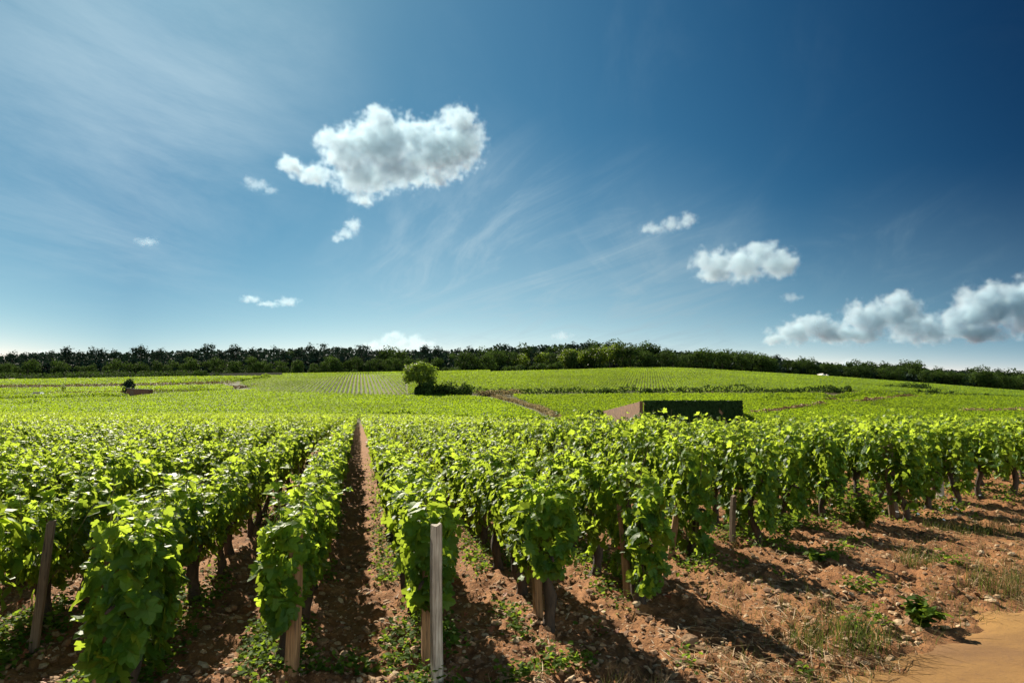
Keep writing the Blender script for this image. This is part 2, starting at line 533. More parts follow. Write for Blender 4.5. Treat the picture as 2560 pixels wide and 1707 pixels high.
def simple_mat(name, colr, rough=.8, metal=0.0, nscale=None, namp=.3):
    m, t, out = new_mat(name)
    p = t.new('ShaderNodeBsdfPrincipled'); p.inputs['Roughness'].default_value = rough; p.inputs['Metallic'].default_value = metal
    if nscale:
        tc = t.new('ShaderNodeTexCoord')
        n = t.noise(tc.outputs['Object'], nscale, 6, .6)
        c = t.ramp(n, [(.25, tuple(v * (1 - namp) for v in colr)), (.75, tuple(min(1, v * (1 + namp)) for v in colr))])
        t.put(p.inputs['Base Color'], c)
        bp = t.new('ShaderNodeBump'); bp.inputs['Strength'].default_value = .5; t.put(bp.inputs['Height'], n); t.l.new(bp.outputs[0], p.inputs['Normal'])
    else:
        p.inputs['Base Color'].default_value = (*colr, 1)
    t.l.new(p.outputs[0], out.inputs[0])
    return m


M_WIRE = simple_mat('galvanised_wire', (.55, .55, .55), .35, 1.0)
M_STONE = simple_mat('limestone', (.42, .32, .22), .9, 0, 9, .45)
M_WALLST = simple_mat('rubble_wall', (.19, .100, .056), .9, 0, 1.6, .45)
M_PALEST = simple_mat('pale_wall', (.16, .135, .10), .9, 0, 1.2, .35)
M_WHITE = simple_mat('white_render', (.80, .79, .76), .8)
M_ROOFG = simple_mat('sheet_roof', (.42, .36, .30), .6, 0, 2, .2)
M_SHED = simple_mat('rust_brown_boards', (.12, .055, .03), .8, 0, 2, .4)
M_TILE = simple_mat('roof_tiles', (.24, .12, .07), .8, 0, 3, .3)
M_CARP = simple_mat('car_paint_silver', (.55, .57, .60), .3, .6)
M_GLASS = simple_mat('car_glass', (.02, .025, .03), .08)
M_TYRE = simple_mat('tyre_rubber', (.02, .02, .02), .8)
M_PETAL = simple_mat('white_petal', (.75, .73, .72), .6)
M_DEAD = simple_mat('dead_leaf', (.22, .07, .03), .7, 0, 12, .4)


def soil_mat():
    m, t, out = new_mat('soil')
    geo = t.new('ShaderNodeNewGeometry'); pos = geo.outputs['Position']
    big = t.noise(pos, .45, 4, .55); med = t.noise(pos, 4.5, 6, .6); fine = t.noise(pos, 42, 6, .65)
    c = t.ramp(med, [(.28, (.120, .050, .020)), (.55, (.240, .106, .040)), (.78, (.350, .178, .074))])
    c = t.mix(t.mrange(big, .42, .66, 0, .5), c, (.255, .125, .050, 1))
    vo = t.new('ShaderNodeTexVoronoi'); t.put(vo.inputs['Vector'], pos); vo.inputs['Scale'].default_value = 24
    peb = t.math('MULTIPLY', t.mrange(vo.outputs['Distance'], .20, .34, 1, 0), t.mrange(t.noise(pos, 8, 2), .5, .58))
    sepc = t.new('ShaderNodeSeparateColor'); t.l.new(vo.outputs['Color'], sepc.inputs[0])
    peb = t.math('MULTIPLY', peb, t.mrange(sepc.outputs[0], .55, .6))
    c = t.mix(peb, c, (.38, .25, .13, 1))
    c = t.mix(t.mrange(fine, .35, .6, .45, 0), c, (.055, .025, .014, 1))
    # beyond the near block the land between rows is grassed
    sp = t.new('ShaderNodeSeparateXYZ'); t.put(sp.inputs[0], pos)
    far = t.mrange(sp.outputs[1], 50, 110)
    c = t.mix(far, c, t.mix(t.mrange(t.noise(pos, .06, 4), .4, .65), (.040, .052, .014, 1), (.075, .060, .022, 1)))
    p = t.new('ShaderNodeBsdfPrincipled'); t.put(p.inputs['Base Color'], c); p.inputs['Roughness'].default_value = .95
    p.inputs['Specular IOR Level'].default_value = .2
    hgt = t.math('ADD', t.math('MULTIPLY', fine, .6), t.math('ADD', t.math('MULTIPLY', med, .8), t.math('MULTIPLY', peb, .4)))
    bp = t.new('ShaderNodeBump'); bp.inputs['Strength'].default_value = .8; bp.inputs['Distance'].default_value = .035
    t.put(bp.inputs['Height'], hgt); t.l.new(bp.outputs[0], p.inputs['Normal'])
    t.l.new(p.outputs[0], out.inputs[0])
    return m


def track_mat():
    m, t, out = new_mat('sandy_track')
    geo = t.new('ShaderNodeNewGeometry'); pos = geo.outputs['Position']
    mp = t.new('ShaderNodeMapping'); t.put(mp.inputs[0], pos); mp.inputs['Rotation'].default_value = (0, 0, R(-35)); mp.inputs['Scale'].default_value = (.3, 1, 1)
    a = t.noise(mp.outputs[0], 2.5, 6, .6); b = t.noise(pos, 30, 6, .7)
    c = t.ramp(a, [(.3, (.145, .066, .014)), (.7, (.270, .140, .030))])
    c = t.mix(t.mrange(b, .52, .72, 0, .6), c, (.12, .055, .020, 1))
    c = t.mix(t.mrange(t.noise(pos, 1.3, 5, .6), .5, .7, 0, .5), c, (.13, .060, .022, 1))
    p = t.new('ShaderNodeBsdfPrincipled'); t.put(p.inputs['Base Color'], c); p.inputs['Roughness'].default_value = .95
    bp = t.new('ShaderNodeBump'); bp.inputs['Strength'].default_value = .5; bp.inputs['Distance'].default_value = .02
    t.put(bp.inputs['Height'], t.math('ADD', a, t.math('MULTIPLY', b, .5))); t.l.new(bp.outputs[0], p.inputs['Normal'])
    t.l.new(p.outputs[0], out.inputs[0])
    return m


M_SOIL = soil_mat(); M_TRACK = track_mat()

# ------------------------------------------------------------------ ground


def build_ground():
    fine = np.linspace(-R(46), R(46), 520)
    coarse = np.linspace(R(46), 2 * np.pi - R(46), 70)[1:-1]
    ang = np.concatenate([fine, coarse]) + YAW       # clockwise from +Y
    rad = np.concatenate([[0.0], np.geomspace(.6, 3000, 900)])
    A, RR = np.meshgrid(ang, rad)
    X = RR * np.sin(A); Y = RR * np.cos(A)
    Z = G(X, Y)
    V = np.stack([X, Y, Z], -1).reshape(-1, 3)
    nc = len(ang); nr = len(rad)
    i = np.arange(nr - 1)[:, None] * nc; j = np.arange(nc)[None]; k = (j + 1) % nc
    F = np.stack([i + j, i + nc + j, i + nc + k, i + k], -1).reshape(-1, 4)
    o = link('ground', mesh_np('ground', V, [F], M_SOIL, smooth=True))
    tag(o, 'reddish brown stony vineyard soil rising to a wooded hill', kind='structure')
    # the sandy track: a smooth sheet that comes out of the rough soil along its edge
    u = np.linspace(-12, 14, 420); v = np.linspace(-.45, 4.5, 120)
    U, W = np.meshgrid(u, v)
    tdir = (TRACK_B - TRACK_A) / np.linalg.norm(TRACK_B - TRACK_A)
    X = TRACK_A[0] + U * tdir[0] + W * TRACK_N[0]; Y = TRACK_A[1] + U * tdir[1] + W * TRACK_N[1]
    Z = H(X, Y) + .012 - .10 * sstep(-W + .28 * fbm(X * 2.6, Y * 2.6, 4, 51), -.05, .45) + .012 * fbm(X * 2, Y * 2, 3, 5) + .02 * np.sin(W * 2.1 + .6)
    V = np.stack([X, Y, Z], -1).reshape(-1, 3); n = len(u)
    i = np.arange(len(v) - 1)[:, None] * n; j = np.arange(n - 1)[None]
    F = np.stack([i + j, i + n + j, i + n + j + 1, i + j + 1], -1).reshape(-1, 4)
    o = link('dirt_track', mesh_np('dirt_track', V, [F], M_TRACK, smooth=True))
    tag(o, 'smooth sandy orange farm track at the corner of the vineyard', kind='structure')


build_ground()

# ------------------------------------------------------------------ grape vines
BLOCK_END = 96.0
END_Y = {-3: 4.3, -2: 4.75, -1: 5.0, 0: 5.05, 1: 5.45, 2: 5.75, 3: 6.8, 4: 7.25, 5: 8.1, 6: 8.6, 7: 8.3, 8: 9.0, 9: 9.4}


def row_x(k): return .5 + k * 1.0 + {-2: .07, -1: .09, 0: .03, 2: -.05}.get(k, 0)


def row_start(k):
    if k in END_Y: return END_Y[k]
    if k < -3: return 4.2
    return 9.4 + (k - 9) * .42


def vine_profile(z, lo, top):
    """half width of the canopy at relative height"""
    t = np.clip((z - lo) / (top - lo), 0, 1)
    return .03 + .11 * np.sin(np.pi * np.clip(t * .72 + .06, 0, 1)) ** .8


def vine_leaves(n, seed, lo=.52, top=1.16, ys=(-.56, .56), end=False, size=(.06, .112), bulge=1.0):
    r = np.random.default_rng(seed)
    ph = r.random(6) * 6.28
    y = r.uniform(ys[0], ys[1], n)
    topy = top + .07 * np.sin(5 * y + ph[0]) + .05 * np.sin(11 * y + ph[1])
    loy = lo + .10 * np.sin(6 * y + ph[2]) + .08 * np.sin(13 * y + ph[3])
    t = r.random(n) ** .80
    z = loy + (topy - loy) * t
    w = vine_profile(z, loy, topy) * (1 + .25 * np.sin(7 * y + 4 * z + ph[4]) + .18 * np.sin(15 * y - 9 * z + ph[5])) * bulge
    q = r.random(n) ** .42 * r.choice([-1, 1], n)
    x = q * w
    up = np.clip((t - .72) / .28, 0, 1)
    out = np.stack([np.sign(q) * (1 - .5 * up), np.zeros(n), .35 + 1.1 * up], 1)
    N = out + r.normal(size=(n, 3)) * .55
    T = np.stack([np.sign(q) * .5, np.zeros(n), -1.0 + .7 * up], 1) + r.normal(size=(n, 3)) * .55
    P = np.stack([x, y, z], 1)
    S = (size[0] * .8 + (size[1] * 1.1 - size[0] * .8) * r.beta(1.6, 2.0, n)) * (1 - .25 * up)
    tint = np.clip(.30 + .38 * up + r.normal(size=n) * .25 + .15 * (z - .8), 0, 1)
    if end:                                           # leaves that close the row's end
        m = int(n * .26)
        a = r.uniform(-1, 1, m); tt = r.random(m) ** .9
        z2 = lo + (top - lo) * tt; ww = vine_profile(z2, lo, top) * bulge
        P2 = np.stack([a * ww, ys[0] - .05 * np.sqrt(np.clip(1 - a * a, 0, 1)) - .05 * r.random(m), z2], 1)
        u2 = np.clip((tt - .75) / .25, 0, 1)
        N2 = np.stack([a * .9, -np.ones(m), .45 + u2], 1) + r.normal(size=(m, 3)) * .75
        T2 = np.stack([a * .3, -.25 * np.ones(m), -np.ones(m)], 1) + r.normal(size=(m, 3)) * .40
        P = np.vstack([P, P2]); N = np.vstack([N, N2]); T = np.vstack([T, T2])
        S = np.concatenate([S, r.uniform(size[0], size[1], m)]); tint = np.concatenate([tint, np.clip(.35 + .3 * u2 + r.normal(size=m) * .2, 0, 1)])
    return P, N, T, S, tint


def vine_foliage(name, seed, n=330, lo=.52, top=1.16, end=False, shoots=4, size=(.06, .112), bulge=1.0, ys=(-.56, .56)):
    r = np.random.default_rng(seed + 500)
    acc = Acc()
    P, N, T, S, tint = vine_leaves(n, seed, lo, top, ys, end, size, bulge)
    V, F = leaf_arrays(P, N, T, S, HI)
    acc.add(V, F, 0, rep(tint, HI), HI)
    for s in range(shoots):                           # upright shoots above the trimmed hedge
        y0 = r.uniform(ys[0] + .1, ys[1] - .1); x0 = r.normal() * .08; hgt = r.uniform(.08, .32)
        k = 6; tt = np.linspace(0, 1, k)
        bend = r.normal(size=2) * .12
        path = np.stack([x0 + bend[0] * tt ** 2, y0 + bend[1] * tt ** 2, top - .18 + (hgt + .18) * tt], 1)
        add_tube(acc, path, np.linspace(.0042, .002, k), 4, 0, 1)
        m = r.integers(6, 10); q = r.uniform(.3, 1.0, m)
        PP = np.stack([np.interp(q, tt, path[:, i]) for i in range(3)], 1)
        a = r.random(m) * 6.28; d = np.stack([np.cos(a), np.sin(a), np.zeros(m)], 1)
        V, F = leaf_arrays(PP + d * .02, d * .35 + np.array([0, 0, 1.0]) + r.normal(size=(m, 3)) * .35, d + np.array([0, 0, -.35]), r.uniform(.05, .10, m) * (1.25 - .5 * q), HI)
        acc.add(V, F, 0, rep(np.clip(.75 + r.normal(size=m) * .15, 0, 1), HI), HI)
    for s in range(7):                                # canes inside the canopy
        y0 = r.uniform(ys[0] + .05, ys[1] - .05); tt = np.linspace(0, 1, 6)
        path = np.stack([.1 * r.normal() * tt, y0 + .15 * r.normal() * tt, lo - .02 + (top - lo) * tt], 1)
        add_tube(acc, path, np.linspace(.006, .003, 6), 4, 0, 1)
    return acc.mesh(name, [M_VNEAR, M_CANE], veins=True)


def vine_trunk(name, seed, h=.55, rad=.042):
    r = np.random.default_rng(seed + 900)
    acc = Acc()
    k = 11; t = np.linspace(0, 1, k)
    lean = r.normal(size=2) * .05
    px = lean[0] * t + .022 * np.sin(t * 7 + r.random() * 6); py = lean[1] * t + .03 * np.sin(t * 6 + r.random() * 6)
    px -= px[0]; py -= py[0]
    rr = rad * (1.25 - .45 * t + .5 * np.exp(-t * 9) + .14 * np.sin(t * 14 + r.random() * 6)) 
    rr[-1] *= 1.25; rr[-2] *= 1.2
    add_tube(acc, np.stack([px, py, -.06 + (h + .06) * t], 1), rr, 10, .10)
    e = np.array([px[-1], py[-1], h - .02])
    for s in (-1, 1):
        q = np.linspace(0, 1, 6)
        L = r.uniform(.22, .42)
        add_tube(acc, e + np.stack([.03 * r.normal() * q, s * L * q, .07 * np.sin(q * 2.2)], 1), np.linspace(.026, .009, 6), 7, .08)
    return acc.mesh(name, [M_BARK], smooth=True)


ROW_DESC = {
    -3: 'behind the dark slanting post, far left',
    -2: 'behind the big leafy drape at lower left',
    -1: 'just left of the long bare soil lane',
    0: 'behind the pale grey post',
    1: 'first to the right of the pale grey post',
    2: 'second to the right of the pale grey post',
    3: 'third to the right of the pale grey post',
    4: 'fourth to the right of the pale grey post',
    5: 'fifth to the right of the pale grey post',
    6: 'sixth to the right of the pale grey post',
    7: 'seventh to the right of the pale grey post',
    8: 'eighth to the right of the pale grey post',
    9: 'ninth to the right of the pale grey post'}
END_LABEL = {
    -3: 'shaded row-end grape vine at the left edge before the dark slanting post',
    -2: 'big leafy row-end vine draping over its brown post at lower left',
    -1: 'slim row-end vine over a brown post left of the soil lane',
    0: 'row-end vine hanging behind the pale grey weathered post',
    1: 'bushy row-end vine with thick bare trunk beside a short brown post',
    2: 'row-end vine trailing almost to the soil in a narrow leafy curtain',
    3: 'row-end vine hugging an orange-brown leaning post, leaves nearly to the soil',
    4: 'row-end vine with clear gap before the next one and a leaning post behind',
    5: 'row-end vine on two thin stems with weeds at its foot',
    6: 'row-end vine nearly hidden in a tall green weed clump',
    7: 'leaning row-end vine with stout dark post and white flowers below',
    8: 'row-end vine beside a thin upright post near the right edge',
    9: 'row-end vine by the grey split post at the right edge'}


def in_view(x, y, margin=1.06, z=1.0):
    px, py = project(x, y, z)
    xc, d = to_cam(x, y)
    return (d > 1.5) & (np.abs(px - 1280) < 1280 * margin) & (py < 1707 + 420)


def build_vines():
    protos = [vine_foliage('foliage', 100 + i, n=390, lo=.40 + .05 * (i % 3), top=1.03 + .025 * (i % 4), shoots=5 + i % 5) for i in range(14)]
    trunks = [vine_trunk('trunk', i, h=.50 + .04 * (i % 3), rad=.036 + .004 * (i % 4)) for i in range(9)]
    ends = {
        -3: dict(n=390, lo=.34, top=1.06), -2: dict(n=494, lo=.26, top=1.08, size=(.065, .14), bulge=1.2),
        -1: dict(n=338, lo=.36, top=1.04, bulge=.85, size=(.062, .122)), 0: dict(n=390, lo=.38, top=1.13, size=(.062, .122), bulge=1.0),
        1: dict(n=468, lo=.52, top=1.10, bulge=1.4), 2: dict(n=403, lo=.18, top=1.14, bulge=.95), 3: dict(n=390, lo=.16, top=1.2, bulge=.95),
        4: dict(n=377, lo=.22, top=1.22, bulge=.9), 5: dict(n=390, lo=.22, top=1.22, bulge=.95), 6: dict(n=390, lo=.22, top=1.18),
        7: dict(n=416, lo=.36, top=1.22, bulge=1.25), 8: dict(n=377, lo=.3, top=1.24), 9: dict(n=377, lo=.3, top=1.24)}
    cand = []
    for k in range(-45, 90):
        x = row_x(k); y0 = row_start(k)
        ys = y0 + np.arange(0, int(BLOCK_END / CA) - int(y0))
        for i, y in enumerate(ys):
            xc, d = to_cam(x, y)
            if d > 30: break
            if bool(in_view(x, y, 1.03)): cand.append((d + (0 if i else -3), k, i, x, y))
    cand.sort()
    chosen = cand[:298]
    used = set()
    rr = np.random.default_rng(3)
    for d, k, i, x, y in chosen:
        used.add((k, i))
        jx = rr.normal() * .03; jy = rr.normal() * .06 if i else 0
        z = float(H(x + jx, y + jy))
        root = empty('grape_vine', (x + jx, y + jy, z))
        rz = (math.pi if (rr.random() < .5 and i) else 0) + rr.normal() * .06
        root.rotation_euler = (0, 0, rz)
        s = rr.uniform(.93, 1.07) * (1 + .13 * float((k >= 3) * (1 - sstep(y, 9.5, 18)))); root.scale = (rr.uniform(.92, 1.1), 1.0, s)
        if i == 0 and k in ends:
            fm = vine_foliage('foliage', 300 + k, end=True, shoots=4, ys=(-.16, .56), **ends[k])
            root.scale = (1, 1, 1)
        else:
            fm = protos[rr.integers(len(protos))]
        link('trunk', trunks[rr.integers(len(trunks))], root)
        link('foliage', fm, root)
        if i == 0 and k in END_LABEL:
            tag(root, END_LABEL[k], 'grape vine', 'row-end vines along the headland')
        elif k in ROW_DESC:
            tag(root, 'grape vine in the row ' + ROW_DESC[k], 'grape vine', 'vines in the row ' + ROW_DESC[k])
        else:
            side = 'far left rows, only its leafy top showing' if k < -3 else 'far right rows past the grey split post'
            tag(root, 'grape vine in the ' + side, 'grape vine', 'vines of the ' + ('far left rows' if k < 0 else 'far right rows'))
    return used


USED = build_vines()


def kite_mesh(P, N, T, S, tint, tmpl, name, mats, fold=.3, curl=.2):
    V, F = leaf_arrays(P, N, T, S, tmpl, fold, curl)
    return mesh_np(name, V, [F], mats, tint=rep(tint, tmpl))


def rest_of_block():
    """the remaining vines of the near block: past the 300 that show largest, one stuff object"""
    r = np.random.default_rng(77)
    acc = Acc()
    KX = []; KY = []
    for k in range(-75, 110):
        x = row_x(k); y0 = row_start(k)
        ys = y0 + np.arange(0, 130)
        xc, d = to_cam(x, ys)
        px = 1280 + SRC_F * xc / np.maximum(d, .5)
        endd = np.where(px > 1420, 78 + .01 * (px - 1420), BLOCK_END)
        ok = (d > 2.0) & (d < endd) & (np.abs(px - 1280) < 1280 * 1.12 + 2600 / np.maximum(d, 1))
        for i in np.nonzero(ok)[0]:
            if (k, int(i)) not in USED: KX.append(x); KY.append(ys[i])
    KX = np.array(KX); KY = np.array(KY)
    xc, D = to_cam(KX, KY)
    for lo_d, hi_d, n, sz, tmpl in ((0, 26, 230, (.075, .13), MD), (26, 45, 170, (.095, .16), MD), (45, 70, 90, (.12, .21), MD), (70, 130, 80, (.14, .23), LO)):
        sel = (D >= lo_d) & (D < hi_d)
        cx = np.repeat(KX[sel], n); cy = np.repeat(KY[sel], n); m = len(cx)
        if not m: continue
        P, N, T, S, tint = vine_leaves(m, 55 + n, .42, 1.04, (-.5, .5), False, sz)
        # tall shoots here and there
        sh = r.random(m) < .05
        P[sh, 2] = r.uniform(1.02, 1.28, sh.sum()); P[sh, 0] *= .5; S[sh] *= .65; tint[sh] = np.clip(tint[sh] + .3, 0, 1)
        bump = (1 + .10 * fbm(cx * .8, (cy + P[:, 1]) * .9, 3, 31)) * (1 + .13 * sstep(cx, 1.5, 4.5) * (1 - sstep(cy, 9, 18)))
        X = cx + P[:, 0]; Y = cy + P[:, 1]
        P = np.stack([X, Y, H(X, Y) + P[:, 2] * bump], 1)
        V, F = leaf_arrays(P, N, T, S, tmpl)
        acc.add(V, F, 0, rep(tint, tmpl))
    me = acc.mesh('vineyard_rows', [M_VINE])
    tag(link('vineyard_rows', me), 'the rest of the near vineyard block, rows of green vines', kind='stuff')


rest_of_block()


def poly_in(px, d, poly):
    inside = np.zeros(len(px), bool)
    n = len(poly)
    for i in range(n):
        x1, y1 = poly[i]; x2, y2 = poly[(i + 1) % n]
        c = ((y1 > d) != (y2 > d)) & (px < (x2 - x1) * (d - y1) / (y2 - y1 + 1e-9) + x1)
        inside ^= c
    return inside


def far_field(name, label, poly, rowang, seed, spacing=1.0, hgt=1.12, sig=.15, szk=1.0):
    """a far vineyard plot; poly in (screen column, depth), rows at rowang degrees from +Y"""
    r = np.random.default_rng(seed)
    poly = np.array(poly, float)
    pts = np.array([plan(px, d) for px, d in poly])
    a = R(rowang); c, s = math.cos(a), math.sin(a)
    def rot(x, y): return x * c - y * s, x * s + y * c          # to row frame (v along the row)
    U, Wv = rot(pts[:, 0], pts[:, 1])
    u0, u1, v0, v1 = U.min(), U.max(), Wv.min(), Wv.max()
    nr = int((u1 - u0) / spacing)
    dmax = 27.0
    n = int(nr * (v1 - v0) * dmax)
    out = []
    while n > 0:
        m = min(n, 2_000_000); n -= m
        row = r.integers(0, nr, m); v = r.uniform(v0, v1, m); uc = u0 + row * spacing
        X = uc * c + v * s; Y = -uc * s + v * c
        xc, d = to_cam(X, Y); px = 1280 + SRC_F * xc / np.maximum(d, 1)
        dens = np.interp(d, [90, 140, 210, 300, 430], [27, 20, 15, 11, 8])
        gap = fbm(row * 7.3, v * .35, 2, seed) > -.62
        ok = (r.random(m) < dens / dmax) & gap & (px > -330) & (px < 2890)
        ok[ok] = poly_in(px[ok], d[ok], poly)
        out.append((uc[ok], v[ok], d[ok], row[ok]))
    uc, v, d, row = [np.concatenate(q) for q in zip(*out)]
    m = len(uc)
    size = np.interp(d, [90, 140, 210, 300, 430], [.20, .24, .29, .35, .43]) * r.uniform(.7, 1.25, m) * szk
    t = r.random(m) ** .6
    off = r.normal(size=m) * sig
    hh = hgt * (1 + .22 * fbm(v * .5, row * 3.7, 2, seed + 3))
    U = uc + off; X = U * c + v * s; Y = -U * s + v * c
    z = H(X, Y) + .25 + (hh - .35) * t
    P = np.stack([X, Y, z], 1)
    N = np.stack([np.sign(off) * c * .6, -np.sign(off) * s * .6, .45 + .9 * t], 1) + r.normal(size=(m, 3)) * .42
    T = r.normal(size=(m, 3)) + np.array([0, 0, -.4])
    tone = {1: .05, 2: -.08, 3: -.14, 4: 0, 5: -.08, 6: -.14, 7: -.06, 8: .06, 9: -.03}[seed]
    tint = np.clip(.26 + tone + .25 * t + r.normal(size=m) * .11 + .34 * fbm(X * .05, Y * .05, 3, 8), 0, 1)
    o = link(name, kite_mesh(P, N, T, size, tint, LO, name, M_VFAR))
    tag(o, label, kind='stuff')
    return m


FIELDS = [
    ('valley_vines', 'vine rows across the valley floor beyond the near block', [(-300, 100), (1370, 101), (1345, 125), (1290, 150), (1215, 183), (1150, 192), (980, 192), (655, 206), (640, 222), (560, 216), (380, 202), (330, 188), (-300, 168)], 84, 1),
    ('valley_vines', 'vine plot right of the dry grass path, around the ivy wall', [(1405, 103), (1560, 128), (1850, 128), (1870, 84), (2900, 88), (2900, 128), (2300, 134), (2060, 170), (2060, 208), (1720, 200), (1280, 196), (1330, 160), (1400, 130)], 72, 2),
    ('valley_vines', 'vine plot at the right beyond the earth bank', [(2060, 172), (2330, 138), (2900, 132), (2900, 215), (2300, 226), (2130, 215)], 60, 3),
    ('hillside_vines', 'striped plot of vine rows climbing the slope left of the tree', [(650, 202), (1016, 200), (1005, 372), (690, 368), (655, 330), (600, 262)], 0, 4, 1.35, 1.1, .12, .8),
    ('hillside_vines', 'wide plot of vines climbing the hill right of the lone tree', [(1022, 202), (1160, 208), (1720, 212), (2050, 222), (2300, 240), (2900, 232), (2900, 418), (2321, 418), (1700, 418), (1450, 380), (1230, 368), (1010, 372)], 24, 5),
    ('hillside_vines', 'narrow terrace of vines under the wood above the striped plot', [(640, 378), (1010, 380), (1225, 378), (1225, 418), (640, 418)], 86, 6),
    ('meadow_vines', 'low vine plots in long rows at the left below the wood', [(-300, 176), (325, 194), (300, 214), (-300, 206)], 88, 7),
    ('meadow_vines', 'flat vine plot at the left before the shed', [(-300, 216), (260, 222), (590, 226), (560, 252), (300, 246), (-300, 246)], 86, 8),
    ('meadow_vines', 'upper left vine plots under the wood', [(-300, 268), (400, 270), (580, 282), (680, 330), (560, 345), (-300, 330)], 87, 9),
]
for f in FIELDS:
    print(f[0], f[4], far_field(*f))

# ------------------------------------------------------------------ posts and wires


def post(px, py, h, w, mat, lean, label, dz=0.0, row=None, y=None, x=None):
    """a split wooden vine post; the point where it enters the soil is given in plan"""
    acc = Acc()
    n = 9; t = np.linspace(0, 1, n)
    r = random.Random(int(abs(x) * 1000) + 3)
    b1, b2 = r.uniform(-.022, .022), r.uniform(-.02, .02)
    cor = np.array([[-.5, -.42], [-.2, -.5], [.32, -.5], [.5, -.3], [.5, .38], [.25, .5], [-.35, .5], [-.5, .3]])
    rings = []
    for k in range(n):
        zz = -.25 + (h + .25) * t[k]
        ww = w * (1.06 - .12 * t[k]) * (1 + r.uniform(-.03, .03))
        ring = cor * ww + np.array([b1 * math.sin(3.1 * t[k]) + lean[0] * zz, b2 * math.sin(3.1 * t[k]) + lean[1] * zz])
        top = np.zeros(8)
        if k == n - 1: top = cor[:, 0] * .02 + np.array([r.uniform(-.011, .011) for _ in range(8)])
        rings.append(np.column_stack([ring, zz + top]))
    V = np.concatenate(rings)
    i = np.arange(n - 1)[:, None] * 8; j = np.arange(8)[None]; k = (j + 1) % 8
    F = np.stack([i + j, i + k, i + 8 + k, i + 8 + j], -1).reshape(-1, 4)
    acc.add(V, F, 0)
    acc.F.append(np.arange((n - 1) * 8, n * 8)[None]); acc.M.append(np.array([0]))
    me = acc.mesh('vine_post', [mat])
    o = link('vine_post', me, None, (x, y, float(H(x, y))))
    o.rotation_euler = (0, 0, r.uniform(-.5, .5))
    tag(o, label, 'post', 'wooden posts of the vine trellis')
    return o


P_ = [  # row, y, x offset, height, width, material, lean, label
    (-3, 5.72, .25, .95, .06, M_WDARK, (.07, -.02), 'dark slanting wooden post in shade at the left edge'),
    (-2, 4.62, -.02, .9, .08, M_WBROWN, (.03, .02), 'brown post whose foot shows under the big leafy drape at lower left'),
    (-1, 4.88, .0, .92, .075, M_WBROWN, (.02, .0), 'brown square post under the slim row-end vine left of the soil lane'),
    (0, 4.53, .0, 1.02, .070, M_WGREY, (-.015, .02), 'pale grey weathered post standing alone in front of its row'),
    (0, 4.90, -.03, .9, .065, M_WBROWN, (.0, .02), 'thin brown post close behind the pale grey post'),
    (1, 5.62, -.02, .95, .07, M_WBROWN, (-.03, .03), 'short brown post between two thick bare vine trunks'),
    (2, 6.02, -.03, .85, .07, M_WBROWN, (-.06, .02), 'brown post leaning left inside the narrow leafy curtain'),
    (3, 6.95, -.20, .72, .07, M_WBROWN, (.17, .03), 'orange-brown post leaning strongly right at the third row end'),
    (4, 7.45, -.16, .55, .06, M_WDARK, (.05, .02), 'slim brown post left of the fourth row-end vine'),
    (5, 8.6, -.05, .8, .07, M_WDARK, (.06, .02), 'dark brown post leaning right behind the fifth row-end vine'),
    (6, 9.4, .0, .85, .06, M_WDARK, (.10, .02), 'thin dark post leaning right behind the tall weed clump'),
    (7, 8.5, .0, 1.05, .11, M_WDARK, (-.05, .02), 'stout dark post above the white flowers'),
    (8, 9.35, .12, .85, .075, M_WBROWN, (.02, .02), 'upright brown post second from the right edge'),
    (9, 9.85, .1, 1.2, .10, M_WGREY, (.02, .02), 'grey split post at the right edge of the vineyard')]
for k, y, dx, h, w, m, lean, lab in P_:
    post(0, 0, h, w, m, lean, lab, y=y, x=row_x(k) + dx)

WIRE_ROWS = {0: ('right of the soil lane', 4.9), 1: ('first to the right of the grey post', 5.6), 2: ('second to the right of the grey post', 6.0), 3: ('third to the right of the grey post', 6.9), 4: ('fourth to the right of the grey post', 7.4), 5: ('fifth to the right of the grey post', 8.5), 7: ('above the white flowers', 8.5), 8: ('second from the right edge', 9.3)}
for k, (d, y0) in WIRE_ROWS.items():
    for z, nm in ((.62, 'lower'), (.95, 'upper')):
        yy = np.linspace(y0, y0 + 14, 30); x = np.full(30, row_x(k) + .05)
        acc = Acc(); add_tube(acc, np.stack([x, yy, H(x, yy) + z - .02 * np.sin((yy - y0) * 1.1) ** 2], 1), .0030, 5)
        tag(link('trellis_wire', acc.mesh('trellis_wire', [M_WIRE])), nm + ' thin trellis wire along the row ' + d, 'wire', 'trellis wires')
# ------------------------------------------------------------------ things on the soil


def icos():
    p = (1 + 5 ** .5) / 2
    V = np.array([(-1, p, 0), (1, p, 0), (-1, -p, 0), (1, -p, 0), (0, -1, p), (0, 1, p), (0, -1, -p), (0, 1, -p), (p, 0, -1), (p, 0, 1), (-p, 0, -1), (-p, 0, 1)], float)
    F = np.array([(0, 11, 5), (0, 5, 1), (0, 1, 7), (0, 7, 10), (0, 10, 11), (1, 5, 9), (5, 11, 4), (11, 10, 2), (10, 7, 6), (7, 1, 8), (3, 9, 4), (3, 4, 2), (3, 2, 6), (3, 6, 8), (3, 8, 9), (4, 9, 5), (2, 4, 11), (6, 2, 10), (8, 6, 7), (9, 8, 1)])
    return V / np.linalg.norm(V[0]), F


IV, IF = icos()


def scatter(n, seed, dmin, dmax, keep):
    """points of the near ground, thicker close to the camera, in view"""
    r = np.random.default_rng(seed)
    d = np.exp(r.uniform(math.log(dmin), math.log(dmax), n * 3)); u = r.uniform(-.80, .80, n * 3)
    x, y = to_world(u * d, d)
    ok = keep(x, y, r)
    return x[ok][:n], y[ok][:n]


